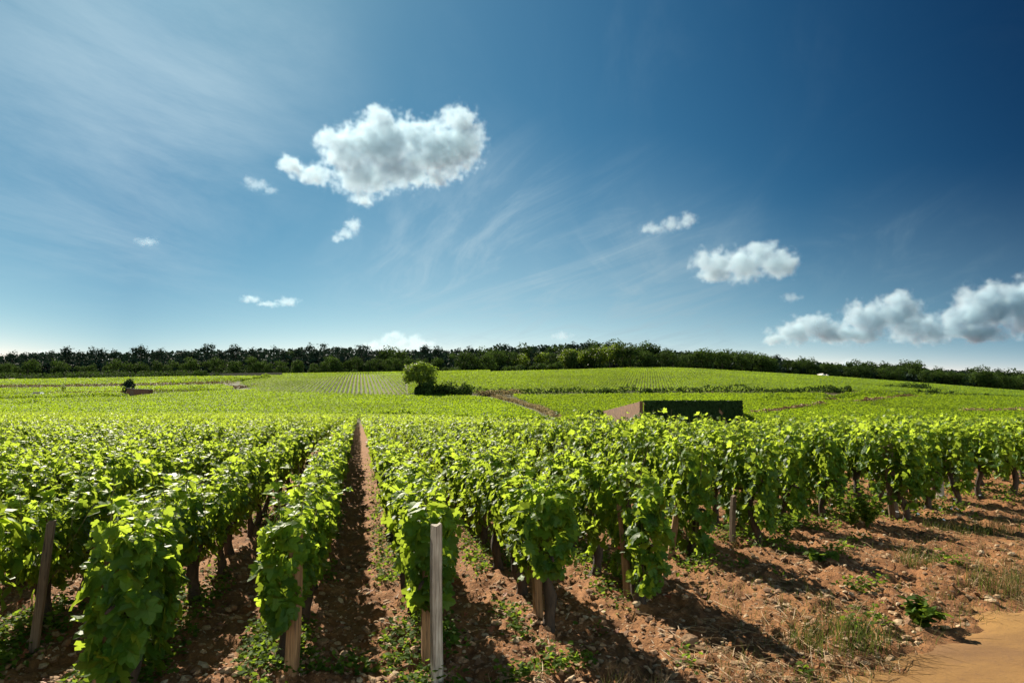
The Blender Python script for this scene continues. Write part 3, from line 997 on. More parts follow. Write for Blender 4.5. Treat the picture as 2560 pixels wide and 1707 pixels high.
def headland(x, y):
    """distance in front of the row ends (positive on the open soil)"""
    xs = np.array([row_x(k) for k in range(-12, 30)]); ys = np.array([row_start(k) for k in range(-12, 30)])
    return np.interp(x, xs, ys) - y


def stones(n, seed, size, name, keep, mat, dmin=2.6, dmax=13):
    r = np.random.default_rng(seed)
    x, y = scatter(n, seed, dmin, dmax, keep); n = len(x)
    s = size[0] * np.exp(r.random(n) ** 2.2 * math.log(size[1] / size[0]))
    sc3 = np.stack([s * r.uniform(.8, 1.3, n), s * r.uniform(.7, 1.1, n), s * r.uniform(.35, .7, n)], 1)
    B = IV[None] * (1 + .22 * r.normal(size=(n, 12, 1)))
    B = B * sc3[:, None, :]
    a = r.random(n) * 6.28; ca, sa = np.cos(a)[:, None], np.sin(a)[:, None]
    tl = r.normal(size=n)[:, None] * .3
    X = B[..., 0] * ca - B[..., 1] * sa; Y = B[..., 0] * sa + B[..., 1] * ca; Z = B[..., 2] + X * tl
    V = np.stack([X + x[:, None], Y + y[:, None], Z + (G(x, y) + .12 * s)[:, None]], -1).reshape(-1, 3)
    F = (IF[None] + (np.arange(n) * 12)[:, None, None]).reshape(-1, 3)
    return mesh_np(name, V, [F], mat, tint=np.repeat(r.random(n), 12))


def stone_mat():
    m, t, out = new_mat('field_stone')
    a = t.new('ShaderNodeAttribute'); a.attribute_name = 'tint'
    geo = t.new('ShaderNodeNewGeometry')
    n = t.noise(geo.outputs['Position'], 50, 5, .6)
    c = t.ramp(a.outputs['Fac'], [(0, (.17, .080, .034)), (.45, (.28, .155, .072)), (.8, (.40, .265, .140)), (1, (.50, .39, .25))])
    c = t.mix(t.mrange(n, .35, .7, .55, 0), c, (.13, .065, .035, 1))
    p = t.new('ShaderNodeBsdfPrincipled'); t.put(p.inputs['Base Color'], c); p.inputs['Roughness'].default_value = .9
    bp = t.new('ShaderNodeBump'); bp.inputs['Strength'].default_value = .6; bp.inputs['Distance'].default_value = .01
    t.put(bp.inputs['Height'], n); t.l.new(bp.outputs[0], p.inputs['Normal'])
    t.l.new(p.outputs[0], out.inputs[0])
    return m


M_FSTONE = stone_mat()
off_track = lambda x, y, r: track_dist(x, y) < -.12
tag(link('field_stones', stones(26000, 5, (.006, .040), 'field_stones', off_track, M_FSTONE)), 'small pale limestones and clods scattered over the red soil', kind='stuff')
tag(link('track_pebbles', stones(420, 8, (.004, .014), 'track_pebbles', lambda x, y, r: (track_dist(x, y) > -.05) & (r.random(len(x)) < np.exp(-1.6 * np.abs(track_dist(x, y)))), M_FSTONE, 3.4, 8)), 'small pebbles strewn on the sandy track', kind='stuff')
for i, (px, py, s) in enumerate([(1707, 1597, .075), (745, 1437 + 215, .05), (1830, 1655, .055), (1270, 1660, .06), (880, 1610, .05), (1345, 1690, .06), (2160, 1460, .055), (600, 1660, .05), (1050, 1625, .06), (1240, 1545, .05)]):
    d = CAM_H * SRC_F / (py - 1011); x, y = plan(px, d)
    r = np.random.default_rng(60 + i)
    a = Acc(); V = IV * (1 + .2 * r.normal(size=(12, 1))) * np.array([s, s * .75, s * .5])
    # one round of subdivision for a rounder lump
    mid = {}; VV = list(V); FF = []
    def mp(i0, j0):
        key = (min(i0, j0), max(i0, j0))
        if key not in mid:
            mid[key] = len(VV); q = (VV[i0] + VV[j0]) / 2; VV.append(q * 1.08 + r.normal(size=3) * s * .03)
        return mid[key]
    for f in IF:
        p0, p1, p2 = mp(f[0], f[1]), mp(f[1], f[2]), mp(f[2], f[0])
        FF += [(f[0], p0, p2), (f[1], p1, p0), (f[2], p2, p1), (p0, p1, p2)]
    a.add(np.array(VV), np.array(FF), 0, np.full(len(VV), .55 + .06 * (i % 6)))
    o = link('field_stone', a.mesh('field_stone', [M_FSTONE]), None, (x, y, float(G(x, y)) + .2 * s)); o.rotation_euler = (0, 0, i)
    tag(o, 'fist-sized pale limestone lying on the bare red soil', 'stone', 'larger limestones on the soil')


def blades(x, y, r, hgt, wid, lean, tint_mu, flat=0.0):
    """thin bent grass blades, three quads each"""
    n = len(x); a = r.random(n) * 6.28; d = np.stack([np.cos(a), np.sin(a), np.zeros(n)], 1); sd = np.stack([-np.sin(a), np.cos(a), np.zeros(n)], 1)
    h = hgt * r.uniform(.5, 1.2, n); ln = lean * r.uniform(.3, 1.3, n) * h
    base = np.stack([x, y, G(x, y) - .005], 1)
    rings = []
    for t in (0, .4, .75, 1.0):
        c = base + d * (ln * t ** 1.7)[:, None] + np.array([0, 0, 1.0]) * (h * t * (1 - flat * t))[:, None]
        w = wid * (1 - t * .92)
        rings += [c - sd * w, c + sd * w]
    V = np.stack(rings, 1).reshape(-1, 3)
    F = np.array([[0, 1, 3, 2], [2, 3, 5, 4], [4, 5, 7, 6]])
    F = (F[None] + (np.arange(n) * 8)[:, None, None]).reshape(-1, 4)
    return V, F, np.repeat(np.clip(tint_mu + r.normal(size=n) * .2, 0, 1), 8)


def build_groundcover():
    r = np.random.default_rng(21)
    # straw: long dry stalks lying on the open soil, thickest towards the track
    def keep_straw(x, y, q):
        hd = headland(x, y); td = track_dist(x, y)
        dens = .9 * sstep(hd, .2, 1.4) * sstep(fbm(x * 1.1, y * 1.1, 3, 44), -.15, .35) + .7 * sstep(td, -1.3, -.2) * (fbm(x * 1.6, y * 1.6, 2, 5) > -.1) + .05
        return (q.random(len(x)) < dens) & (td < .03) & (x > .4 - .3 * q.random(len(x)))
    x, y = scatter(11000, 31, 3.2, 14, keep_straw); n = len(x)
    a = r.random(n) * 6.28; L = r.uniform(.06, .26, n); tilt = np.abs(r.normal(size=n)) * .16
    cx, cy = np.cos(a), np.sin(a); bend = r.normal(size=n) * .25
    z0 = G(x, y) + .008
    rings = []
    for t in (0, .5, 1.0):
        c = np.stack([x + (cx - cy * bend * t) * L * t, y + (cy + cx * bend * t) * L * t, z0 + L * tilt * t * (1.6 - t) + .01], 1)
        w = .0022 * (1.1 - .6 * t)
        rings += [c + np.array([0, 0, w]) - np.stack([-cy, cx, cx * 0], 1) * w, c + np.stack([-cy, cx, cx * 0], 1) * w]
    V = np.stack(rings, 1).reshape(-1, 3)
    F = np.array([[0, 1, 3, 2], [2, 3, 5, 4]]); F = (F[None] + (np.arange(n) * 6)[:, None, None]).reshape(-1, 4)
    tag(link('dry_straw', mesh_np('dry_straw', V, [F], M_STRAW, tint=np.repeat(r.random(n), 6))), 'dry straw stalks lying on the headland soil', kind='stuff')
    # low weeds in the rows, along the lane's edges and at the row ends
    def keep_weed(x, y, q):
        hd = headland(x, y)
        ph = np.abs(((x - .5 + .5) % 1.0) - .5)
        inrow = (ph < .27) & (hd < .12) & (fbm(x * 1.3, y * .9, 3, 12) > -.12)
        right = (x > 3.2) & (hd > -1.8) & (hd < .45) & (fbm(x * 1.5, y * 1.5, 3, 17) > -.05)
        few = (hd > 0) & (fbm(x * 2.2, y * 2.2, 3, 19) > .46)
        return (inrow | right | few) & (track_dist(x, y) < -.1)
    x, y = scatter(8500, 33, 3.4, 24, keep_weed); n0 = len(x)
    m = 7
    X = np.repeat(x, m) + r.normal(size=n0 * m) * .045; Y = np.repeat(y, m) + r.normal(size=n0 * m) * .045
    hh = np.repeat(r.uniform(.02, .16, n0), m) * r.random(n0 * m)
    P = np.stack([X, Y, G(X, Y) + hh + .008], 1)
    a = r.random(n0 * m) * 6.28
    T = np.stack([np.cos(a), np.sin(a), r.normal(size=n0 * m) * .3], 1); N = r.normal(size=(n0 * m, 3)) * .45 + np.array([0, 0, 1])
    S = r.uniform(.014, .042, n0 * m)
    o = link('ground_weeds', kite_mesh(P, N, T, S, np.clip(.5 + r.normal(size=n0 * m) * .25, 0, 1), MD, 'ground_weeds', M_WEED))
    tag(o, 'low green weeds under the vines and along the soil lane', kind='stuff')
    # thin grass on the right headland
    def keep_grass(x, y, q):
        hd = headland(x, y)
        return (x > 2.2) & (hd > -.6) & (track_dist(x, y) < -.02) & (fbm(x * 1.2, y * 1.2, 3, 71) > .10 - .04 * x)
    x, y = scatter(5200, 35, 4.2, 15, keep_grass)
    V, F, t = blades(x, y, r, .11, .0022, .7, .55)
    tag(link('thin_grass', mesh_np('thin_grass', V, [F], M_GRASS, tint=t)), 'thin yellowing grass on the right headland', kind='stuff')
    # white flowers in the weeds at the right
    def keep_fl(x, y, q):
        return (x > 6.2) & (headland(x, y) > -.9) & (headland(x, y) < .6)
    x, y = scatter(110, 37, 8, 15, keep_fl); n = len(x)
    P = np.stack([x, y, G(x, y) + r.uniform(.06, .16, n)], 1); acc = Acc()
    for k in range(5):
        a = k * 1.2566 + r.random(n)
        T = np.stack([np.cos(a), np.sin(a), .25 + 0 * a], 1)
        V, F = leaf_arrays(P, np.array([[0, -.4, 1.0]]) + r.normal(size=(n, 3)) * .2, T, np.full(n, .024), MD, 0, .1)
        acc.add(V, F, 0)
    tag(link('white_flowers', acc.mesh('white_flowers', [M_PETAL])), 'small white flowers among weeds at the right row ends', kind='stuff')
    # fallen leaves
    x, y = scatter(170, 39, 3.4, 12, lambda x, y, q: (headland(x, y) < .8) & (track_dist(x, y) < -.3)); n = len(x)
    P = np.stack([x, y, G(x, y) + .02], 1)
    o = link('fallen_leaves', kite_mesh(P, r.normal(size=(n, 3)) * .3 + np.array([0, 0, 1]), r.normal(size=(n, 3)), r.uniform(.03, .075, n), r.random(n), HI, 'fallen_leaves', M_DEAD, .5, .6))
    tag(o, 'reddish dead leaves fallen on the soil', kind='stuff')


build_groundcover()


def grass_tuft(px, py, n, rad, hgt, label, seed, straw=.15):
    r = np.random.default_rng(seed)
    d = (CAM_H - .1) * SRC_F / (py - 1011); cx, cy = plan(px, d)
    acc = Acc()
    q = np.sqrt(r.random(n)) * rad; a = r.random(n) * 6.28
    x = cx + q * np.cos(a); y = cy + q * np.sin(a) * .7
    k = r.random(n) < straw
    for sel, mi in ((~k, 0), (k, 1)):
        V, F, t = blades(x[sel], y[sel], r, hgt, .0028, .75, .4)
        acc.add(V - np.array([cx, cy, float(H(cx, cy))]), F, mi, t)
    o = link('grass_tuft', acc.mesh('grass_tuft', [M_GRASS, M_STRAW]), None, (cx, cy, float(H(cx, cy))))
    tag(o, label, 'grass tuft', 'grass tufts on the headland')


grass_tuft(2070, 1600, 420, .36, .19, 'wide loose grass tuft between the shadows and the track', 1)
grass_tuft(2440, 1340, 260, .4, .2, 'tall grass patch at the right edge below the white flowers', 2)
grass_tuft(2500, 1475, 420, .42, .22, 'bent grass and straw tuft beside the sandy track at the right edge', 3, .35)
grass_tuft(1560, 1680, 200, .25, .16, 'strawy tuft at the bottom centre of the headland', 4, .75)
grass_tuft(2270, 1425, 150, .2, .22, 'upright thin grass tuft above the leafy weed', 5)
grass_tuft(2340, 1330, 150, .3, .15, 'grass tuft just right of the tall weed clump', 6)


def weed_plant(px, py, n, hgt, rad, leaf, label, seed):
    r = np.random.default_rng(seed)
    d = (CAM_H - .1) * SRC_F / (py - 1011); cx, cy = plan(px, d); gz = float(G(cx, cy))
    root = empty('leafy_weed', (cx, cy, gz))
    st = Acc(); lf = Acc()
    for s in range(n):
        a = r.random() * 6.28; t = np.linspace(0, 1, 6); L = rad * r.uniform(.4, 1); h = hgt * r.uniform(.5, 1.05)
        path = np.stack([math.cos(a) * L * t ** 1.4, math.sin(a) * L * t ** 1.4, h * t * (1.15 - .15 * t) - .01], 1)
        add_tube(st, path, np.linspace(.005, .002, 6), 5)
        m = 11; q = r.uniform(.15, 1, m)
        P = np.stack([np.interp(q, t, path[:, i]) for i in range(3)], 1); b = r.random(m) * 6.28
        T = np.stack([np.cos(b) + .6 * math.cos(a), np.sin(b) + .6 * math.sin(a), -.1 + 0 * b], 1)
        V, F = leaf_arrays(P, np.array([[0, 0, 1.0]]) + r.normal(size=(m, 3)) * .35, T, leaf * r.uniform(.6, 1.2, m), MD)
        lf.add(V, F, 0, rep(np.clip(.45 + r.normal(size=m) * .2, 0, 1), MD))
    link('stem', st.mesh('stem', [M_WEED]), root); link('foliage', lf.mesh('foliage', [M_WEED]), root)
    tag(root, label, 'weed', 'leafy weeds')


weed_plant(2270, 1555, 12, .20, .17, .07, 'broad-leaved weed standing beside the sandy track', 3)
weed_plant(2150, 1335, 30, .62, .34, .06, 'tall bushy green weed clump growing at the sixth row end', 4)
weed_plant(2110, 1325, 20, .5, .28, .05, 'leafy weed left of the tall weed clump', 5)
weed_plant(2030, 1415, 6, .09, .16, .075, 'flat broad-leaved weed on the bare soil of the headland', 6)
weed_plant(1950, 1345, 14, .3, .25, .05, 'low bushy weed at the foot of the fifth row-end vine', 7)

# ------------------------------------------------------------------ far things


def crown(name, lobes, n, size, mat, seed, tint=(.4, .2), fill=.35):
    r = np.random.default_rng(seed)
    lobes = np.array(lobes, float)                    # x y z rx ry rz
    w = lobes[:, 3] * lobes[:, 4] + lobes[:, 3] * lobes[:, 5]; w /= w.sum()
    k = r.choice(len(lobes), n, p=w)
    d = r.normal(size=(n, 3)); d /= np.linalg.norm(d, axis=1)[:, None]
    rad = np.where(r.random(n) < fill, r.random(n) ** .4, r.uniform(.85, 1.1, n))
    bump = 1 + .16 * np.sin(d[:, 0] * 5 + k) + .13 * np.sin(d[:, 2] * 7 + 2 * k) + .1 * np.sin(d[:, 1] * 9 + 3 * k)
    P = lobes[k, :3] + d * lobes[k, 3:] * (rad * bump)[:, None]
    N = d + r.normal(size=(n, 3)) * .5 + np.array([0, 0, .25]); T = r.normal(size=(n, 3)) + np.array([0, 0, -.5])
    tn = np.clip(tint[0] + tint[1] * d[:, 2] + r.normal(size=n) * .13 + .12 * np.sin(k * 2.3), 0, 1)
    P[:, 2] = np.maximum(P[:, 2], .05)
    return leaf_arrays(P, N, T, size * r.uniform(.6, 1.3, n), MD, .3, .25), rep(tn, MD)


def tree_mesh(name, kind, seed, h=14.0):
    r = np.random.default_rng(seed)
    acc = Acc()
    if kind == 'pine':
        t = np.linspace(0, 1, 5)
        add_tube(acc, np.stack([.2 * np.sin(t * 3 + seed), .2 * np.cos(t * 2), h * .93 * t - .3], 1), np.linspace(.22, .05, 5), 6, 0, 1)
        lobes = []
        for i in range(15):
            z = h * r.uniform(.18, .97) ; a = r.random() * 6.28; q = (1.0 - (z / h)) * .30 * h * .8 + 1.0
            lobes.append((math.cos(a) * q * r.random(), math.sin(a) * q * r.random(), z, r.uniform(1.1, 1.9) + q * .5, r.uniform(1.1, 1.9) + q * .5, r.uniform(.7, 1.3)))
        lobes.append((0, 0, h * .96, .6, .6, 1.0))
        (V, F), tn = crown(name, lobes, 950, .50, None, seed, (.4, .25), .4)
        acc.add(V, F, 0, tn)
        return acc.mesh(name, [M_PINE, M_TBARK])
    t = np.linspace(0, 1, 5)
    add_tube(acc, np.stack([.3 * np.sin(t * 2 + seed), .2 * np.cos(t * 2), h * .7 * t - .3], 1), np.linspace(.28, .08, 5), 6, 0, 1)
    lobes = []
    for i in range(12):
        a = r.random() * 6.28; z = h * r.uniform(.10, .84); q = h * .33 * math.sin(min(1, max(.15, 1.15 - abs(z / h - .5) * 1.3)) * 1.57)
        s = h * r.uniform(.14, .24)
        lobes.append((math.cos(a) * q * r.uniform(.3, .9), math.sin(a) * q * r.uniform(.3, .9), z, s, s, s * .8))
    lobes.append((0, 0, h * .55, h * .25, h * .25, h * .33))
    (V, F), tn = crown(name, lobes, 1100, .58, None, seed, (.42, .25), .3)
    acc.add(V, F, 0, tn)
    return acc.mesh(name, [M_BRIGHT if kind == 'bright' else M_BROAD, M_TBARK])


def bush_mesh(name, seed, w, h, mat, n=500, size=.4):
    r = np.random.default_rng(seed); acc = Acc(); lobes = []
    for i in range(6):
        s = r.uniform(.35, .55)
        lobes.append((r.uniform(-.4, .4) * w, r.uniform(-.3, .3) * w, h * r.uniform(.25, .7), w * s * .7, w * s * .7, h * s * .75))
    (V, F), tn = crown(name, lobes, n, size, None, seed, (.4, .2), .35)
    acc.add(V, F, 0, tn)
    return acc.mesh(name, [mat])


def build_wood():
    r = np.random.default_rng(8)
    pines = [tree_mesh('pine_tree', 'pine', 10 + i, 14.5) for i in range(5)]
    broads = [tree_mesh('broadleaf_tree', 'broad', 20 + i, 12.5) for i in range(5)]
    brights = [tree_mesh('broadleaf_tree', 'bright', 30 + i, 12.5) for i in range(3)]
    shrubs = [bush_mesh('shrub', 40 + i, 5.0, 3.6, M_BROAD, 420, .5) for i in range(4)]
    # top line of the wood in the view (screen column -> screen row)
    TX = [-300, 0, 120, 200, 480, 640, 860, 1000, 1220, 1235, 1300, 1400, 1560, 1700, 1830, 1990, 2080, 2180, 2290, 2330, 2460, 2560, 2900]
    TY = [v - 8 for v in (895, 887, 878, 882, 874, 872, 868, 876, 874, 860, 868, 858, 860, 870, 874, 896, 907, 909, 905, 919, 919, 930, 942)]
    G_ = {'pine': 'dark pines along the skyline of the wood', 'broad': 'broadleaf trees of the wood on the hill',
          'bright': 'bright green trees at the middle edge of the wood', 'shrub': 'shrubs along the foot of the wood'}
    L_ = {'pine': 'dark pine tree on the skyline of the wood behind the vineyard', 'broad': 'dark green broadleaf tree of the wood on the hill',
          'bright': 'lit bright green tree at the middle edge of the wood', 'shrub': 'low green shrub along the left foot of the wood'}
    def put(px, d, h, kind, base):
        x, y = plan(px, d); z = float(H(x, y))
        me = {'pine': pines, 'broad': broads, 'bright': brights, 'shrub': shrubs}[kind]
        me = me[r.integers(len(me))]
        o = link({'pine': 'pine_tree', 'broad': 'broadleaf_tree', 'bright': 'broadleaf_tree', 'shrub': 'shrub'}[kind], me, None, (x, y, z - .2))
        s = h / base; w = s * r.uniform(.85, 1.2)
        o.scale = (w, w, s); o.rotation_euler = (0, 0, r.random() * 6.28)
        tag(o, L_[kind], 'shrub' if kind == 'shrub' else 'tree', G_[kind])
    def top_h(px, d, j):
        x, y = plan(px, d); z = float(H(x, y))
        ty = np.interp(px, TX, TY)
        return 1.8 + (1011 - ty) * d / SRC_F - z + j
    # skyline
    for i, px in enumerate(np.linspace(-150, 2700, 122)):
        px += r.normal() * 9; d = 452 + r.normal() * 6
        pine = r.random() < (.92 if px < 900 else .6 if px < 1560 else .12)
        put(px, d, max(6, top_h(px, d, r.uniform(-3.6, 1.8))), 'pine' if pine else 'broad', 14.5 if pine else 12.5)
    # the edge in front
    for i, px in enumerate(np.linspace(-150, 2700, 118)):
        px += r.normal() * 7; d = 428 + r.normal() * 4
        if px > 1480 and 1600 > px: d -= 12
        th = top_h(px, d, 0)
        if px < 1150: h = th * r.uniform(.42, .72)
        elif px < 1600: h = th * r.uniform(.62, .95)
        else: h = th * r.uniform(.70, .92)
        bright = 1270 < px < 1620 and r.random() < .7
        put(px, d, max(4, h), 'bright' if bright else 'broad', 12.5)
    for i, px in enumerate(np.linspace(-120, 560, 30)):
        put(px + r.normal() * 8, 345 + r.uniform(0, 55) - .0 * px, r.uniform(2.2, 4.5), 'shrub', 3.6)
    for px in np.linspace(1270, 1400, 8):
        put(px + r.normal() * 8, 400 + r.normal() * 6, r.uniform(3, 5.5), 'shrub', 3.6)
    for px in np.linspace(560, 1250, 22):
        put(px + r.normal() * 8, 421 + r.normal() * 2, r.uniform(2.5, 4.5), 'shrub', 3.6)
    # the depth of the wood behind, one mass
    n = 70000
    px = r.uniform(-330, 2900, n); d = 440 + 70 * r.random(n)
    x, y = plan(px, d); z = H(x, y)
    top = 1.8 + (1011 - np.interp(px, TX, TY)) * d / SRC_F
    hh = (top - z) * (.02 + .80 * r.random(n) ** .8) * (.62 + .38 * sstep(d, 440, 475)) * np.where(px > 1500, .84, 1.0) * (1 + .16 * fbm(px * .05, d * .3, 3, 4))
    lowf = r.random(n) < .16                           # undergrowth between the stems
    d = np.where(lowf, r.uniform(430, 440, n), d); x, y = plan(px, d); z = H(x, y)
    hh = np.where(lowf, r.uniform(.2, 5.0, n), hh)
    P = np.stack([x, y, z + hh], 1)
    V, F = leaf_arrays(P, r.normal(size=(n, 3)) * .6 + np.array([0, -.4, .5]), r.normal(size=(n, 3)), r.uniform(1.0, 2.2, n), MD, .3, .25)
    tag(link('wood', mesh_np('wood', V, [F], M_PINE, tint=rep(np.clip(.3 + r.normal(size=n) * .2, 0, 1), MD))), 'dense dark wood behind the front trees on the hill', kind='stuff')


build_wood()


def lone_tree():
    px, py = 1050, 992
    x, y, d = at(px, py, 0, 150, 260)
    x, y = plan(px, 197); z = float(H(x, y))
    root = empty('lone_tree', (x, y, z))
    r = np.random.default_rng(5)
    a = Acc(); t = np.linspace(0, 1, 7)
    add_tube(a, np.stack([.15 * np.sin(t * 3), .1 * t, 4.0 * t - .3], 1), np.linspace(.34, .2, 7), 9, .05)
    link('trunk', a.mesh('trunk', [M_TBARK], True), root)
    for i in range(7):
        b = Acc(); an = i * .9 + r.random(); q = np.linspace(0, 1, 6)
        add_tube(b, np.stack([math.cos(an) * 3.2 * q ** 1.2 * r.uniform(.6, 1), math.sin(an) * 3.0 * q ** 1.2, 3.2 + q * r.uniform(3, 5.5)], 1), np.linspace(.16, .03, 6), 6, .04)
        link('limb', b.mesh('limb', [M_TBARK], True), root)
    lobes = [(0, 0, 6.8, 3.4, 3.2, 2.5), (-2.9, 0, 6.2, 2.0, 2.0, 1.5), (2.9, .4, 6.4, 2.3, 2.0, 1.7), (3.3, .2, 8.0, 1.5, 1.5, 1.2), (-3.2, .2, 7.8, 1.5, 1.5, 1.2), (-1.3, .5, 8.3, 2.0, 2.0, 1.3), (1.3, -.4, 8.4, 2.2, 2.0, 1.3), (0, -1, 9.0, 1.8, 1.8, .9),
             (-3.6, -.3, 5.0, 1.4, 1.4, 1.1), (3.4, 0, 5.0, 1.3, 1.4, 1.1), (-.5, -1.6, 5.3, 2.0, 1.4, 1.2), (.8, 1.4, 5.2, 2.0, 1.4, 1.2)]
    (V, F), tn = crown('crown', lobes, 4600, .34, None, 6, (.62, .3), .25)
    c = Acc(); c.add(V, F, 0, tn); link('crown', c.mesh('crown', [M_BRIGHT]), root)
    tag(root, 'lone round-crowned green tree in the vines at the middle of the view', 'tree')
    for dx, w, h, sd, lab in ((24, 5.6, 3.9, 3, 'dark dense bush at the foot of the lone tree'), (58, 5.6, 3.7, 4, 'dark bush between the lone tree and the outer bush'), (96, 5.8, 3.4, 5, 'outer rounded bush at the right end of the clump by the lone tree'), (4, 3.0, 2.6, 6, 'small dark bush under the left side of the lone tree')):
        h *= 1.3; bx, by = plan(px + dx, 194); o = link('bush', bush_mesh('bush', sd, w, h, M_BROAD, 1700, .40), None, (bx, by, float(H(bx, by)) - .1))
        tag(o, lab, 'bush')


lone_tree()


def hedge(pts, w, h, mat, name, label, seed, dens=26, size=.45, tint=(.4, .2)):
    """a hedge along screen points given as (column, depth)"""
    r = np.random.default_rng(seed)
    P = np.array([plan(a, b) for a, b in pts]); seg = np.linalg.norm(np.diff(P, axis=0), axis=1); cum = np.concatenate([[0], np.cumsum(seg)])
    n = int(cum[-1] * dens); s = r.uniform(0, cum[-1], n)
    x = np.interp(s, cum, P[:, 0]); y = np.interp(s, cum, P[:, 1])
    hv = h * (1 + .75 * fbm(s * .16, s * 0 + seed, 3, seed))
    x = x + r.normal(size=n) * w * .33; y = y + r.normal(size=n) * w * .33
    z = H(x, y) + hv * r.random(n) ** .7
    V, F = leaf_arrays(np.stack([x, y, z], 1), r.normal(size=(n, 3)) * .6 + np.array([0, -.3, .6]), r.normal(size=(n, 3)) + np.array([0, 0, .3]), size * r.uniform(.6, 1.3, n), MD)
    o = link(name, mesh_np(name, V, [F], mat, tint=rep(np.clip(tint[0] + r.normal(size=n) * tint[1], 0, 1), MD)))
    return tag(o, label, *(('hedge',) if mat is not M_STRAW else (None,)))


hedge([(1165, 200), (1260, 203), (1500, 204), (1720, 205), (1900, 211), (2030, 217), (2110, 226)], 2.2, 2.0, M_BROAD, 'hedge', 'long dark scrubby hedge running right from the lone tree across the hill foot', 1)
hedge([(-150, 349), (60, 352), (200, 350), (430, 348), (530, 356)], 6.0, 3.0, M_BROAD, 'scrub_bank', 'dark scrub bank at the left between the vines and the wood', 2, 22, .6)
hedge([(1560, 398), (1700, 405), (1880, 410), (1950, 412)], 1.6, 1.4, M_BROAD, 'hedge', 'thin dark hedge under the right part of the wood', 3, 14)
hedge([(2205, 262), (2300, 268), (2330, 270)], 2.0, 1.5, M_BROAD, 'hedge', 'short dark hedge on the right slope', 4, 16)
hedge([(2110, 205), (2240, 212), (2440, 222), (2560, 225)], 1.0, 1.3, M_BROAD, 'hedge', 'low dark hedge line at the right above the earth track', 5, 10)
for pts, hh, lab, sd in (([(-120, 186), (110, 186), (322, 195)], 1.75, 'long vine row seen from its dark side at the left, in front of the shed', 21),
                         ([(-120, 146), (60, 146), (112, 147)], 1.6, 'short dark vine row at the far left, nearer than the shed', 22),
                         ([(380, 210), (470, 214), (540, 218)], 1.9, 'vine row end standing dark to the right of the shed', 23),
                         ([(395, 264), (520, 268), (600, 282), (676, 316)], 2.0, 'curving edge row of the upper left vine plot', 24),
                         ([(905, 99), (1100, 99), (1372, 100)], 1.35, 'dark edge row of vines crossing beyond the long soil lane', 25),
                         ([(1880, 172), (2060, 176), (2150, 196), (2290, 203)], 1.9, 'dark edge row of vines above the brown bank at the right', 26)):
    o = hedge(pts, .7, hh, M_VFAR, 'vine_row', lab, sd, 60, .26, (.30, .15)); o['category'] = 'vine row'; o['group'] = 'vine rows seen side-on in the distance'
# dry grass along the paths between plots
for pts, w, h, lab, sd, dn in (
        ([(1425, 108), (1395, 124), (1345, 148), (1290, 172), (1238, 194)], 1.6, .7, 'dry pale grass along the path between two vine plots', 11, 46),
        ([(130, 214), (330, 218), (480, 225), (590, 238), (640, 250)], 3.0, .9, 'dry brown grass verge of the left field track', 12, 34),
        ([(-200, 255), (130, 258), (430, 260), (580, 262)], 3.0, 1.2, 'brown verge between the left vine plots', 13, 30),
        ([(1190, 199), (1300, 200)], 3.0, 1.6, 'dry bank beside the bushes of the lone tree', 14, 40),
        ([(2060, 176), (2160, 168), (2240, 196), (2290, 198)], 1.6, 1.2, 'bare brown bank between right-hand vine plots', 15, 40),
        ([(2400, 128), (2480, 128), (2545, 130), (2700, 131)], 2.0, 1.3, 'pale bare verge at the right edge', 16, 40),
        ([(1865, 130), (1930, 133), (2060, 160)], 1.4, 1.0, 'dark earth edge right of the ivy wall', 17, 40)):
    o = hedge(pts, w * .7, h, M_STRAW if 'brown' in lab or 'dark' in lab else M_DRYG, 'dry_grass', lab, sd, dn, .34); o['kind'] = 'stuff'
    if 'category' in o: del o['category']
for px, d, w, h, lab, sd in ((1520, 205, 3.0, 2.8, 'rounded dark bush standing up from the long hedge', 1), (1622, 205, 2.6, 2.4, 'small dark bush farther right on the long hedge', 2),
                             (2080, 226, 3.6, 2.6, 'round dark bush near the right end of the long hedge', 3), (2116, 229, 2.2, 2.2, 'small dark bush at the very end of the long hedge', 4),
                             (2275, 262, 6.5, 3.0, 'wide dark bush on the right slope', 5), (2300, 262, 5.0, 3.0, 'second dark bush beside the wide one on the right slope', 6),
                             (2292, 232, 2.6, 2.0, 'small dark bush below the pair on the right slope', 7), (2331, 228, 4.4, 2.3, 'low dark bush nearest the right-hand bank', 8),
                             (1490, 126, 2.6, 1.5, 'brownish bush at the far end of the brown side wall', 9)):
    x, y = plan(px, d)
    tag(link('bush', bush_mesh('bush', 70 + sd, w, h, M_BROAD, 420, .36), None, (x, y, float(H(x, y)) - .1)), lab, 'bush')


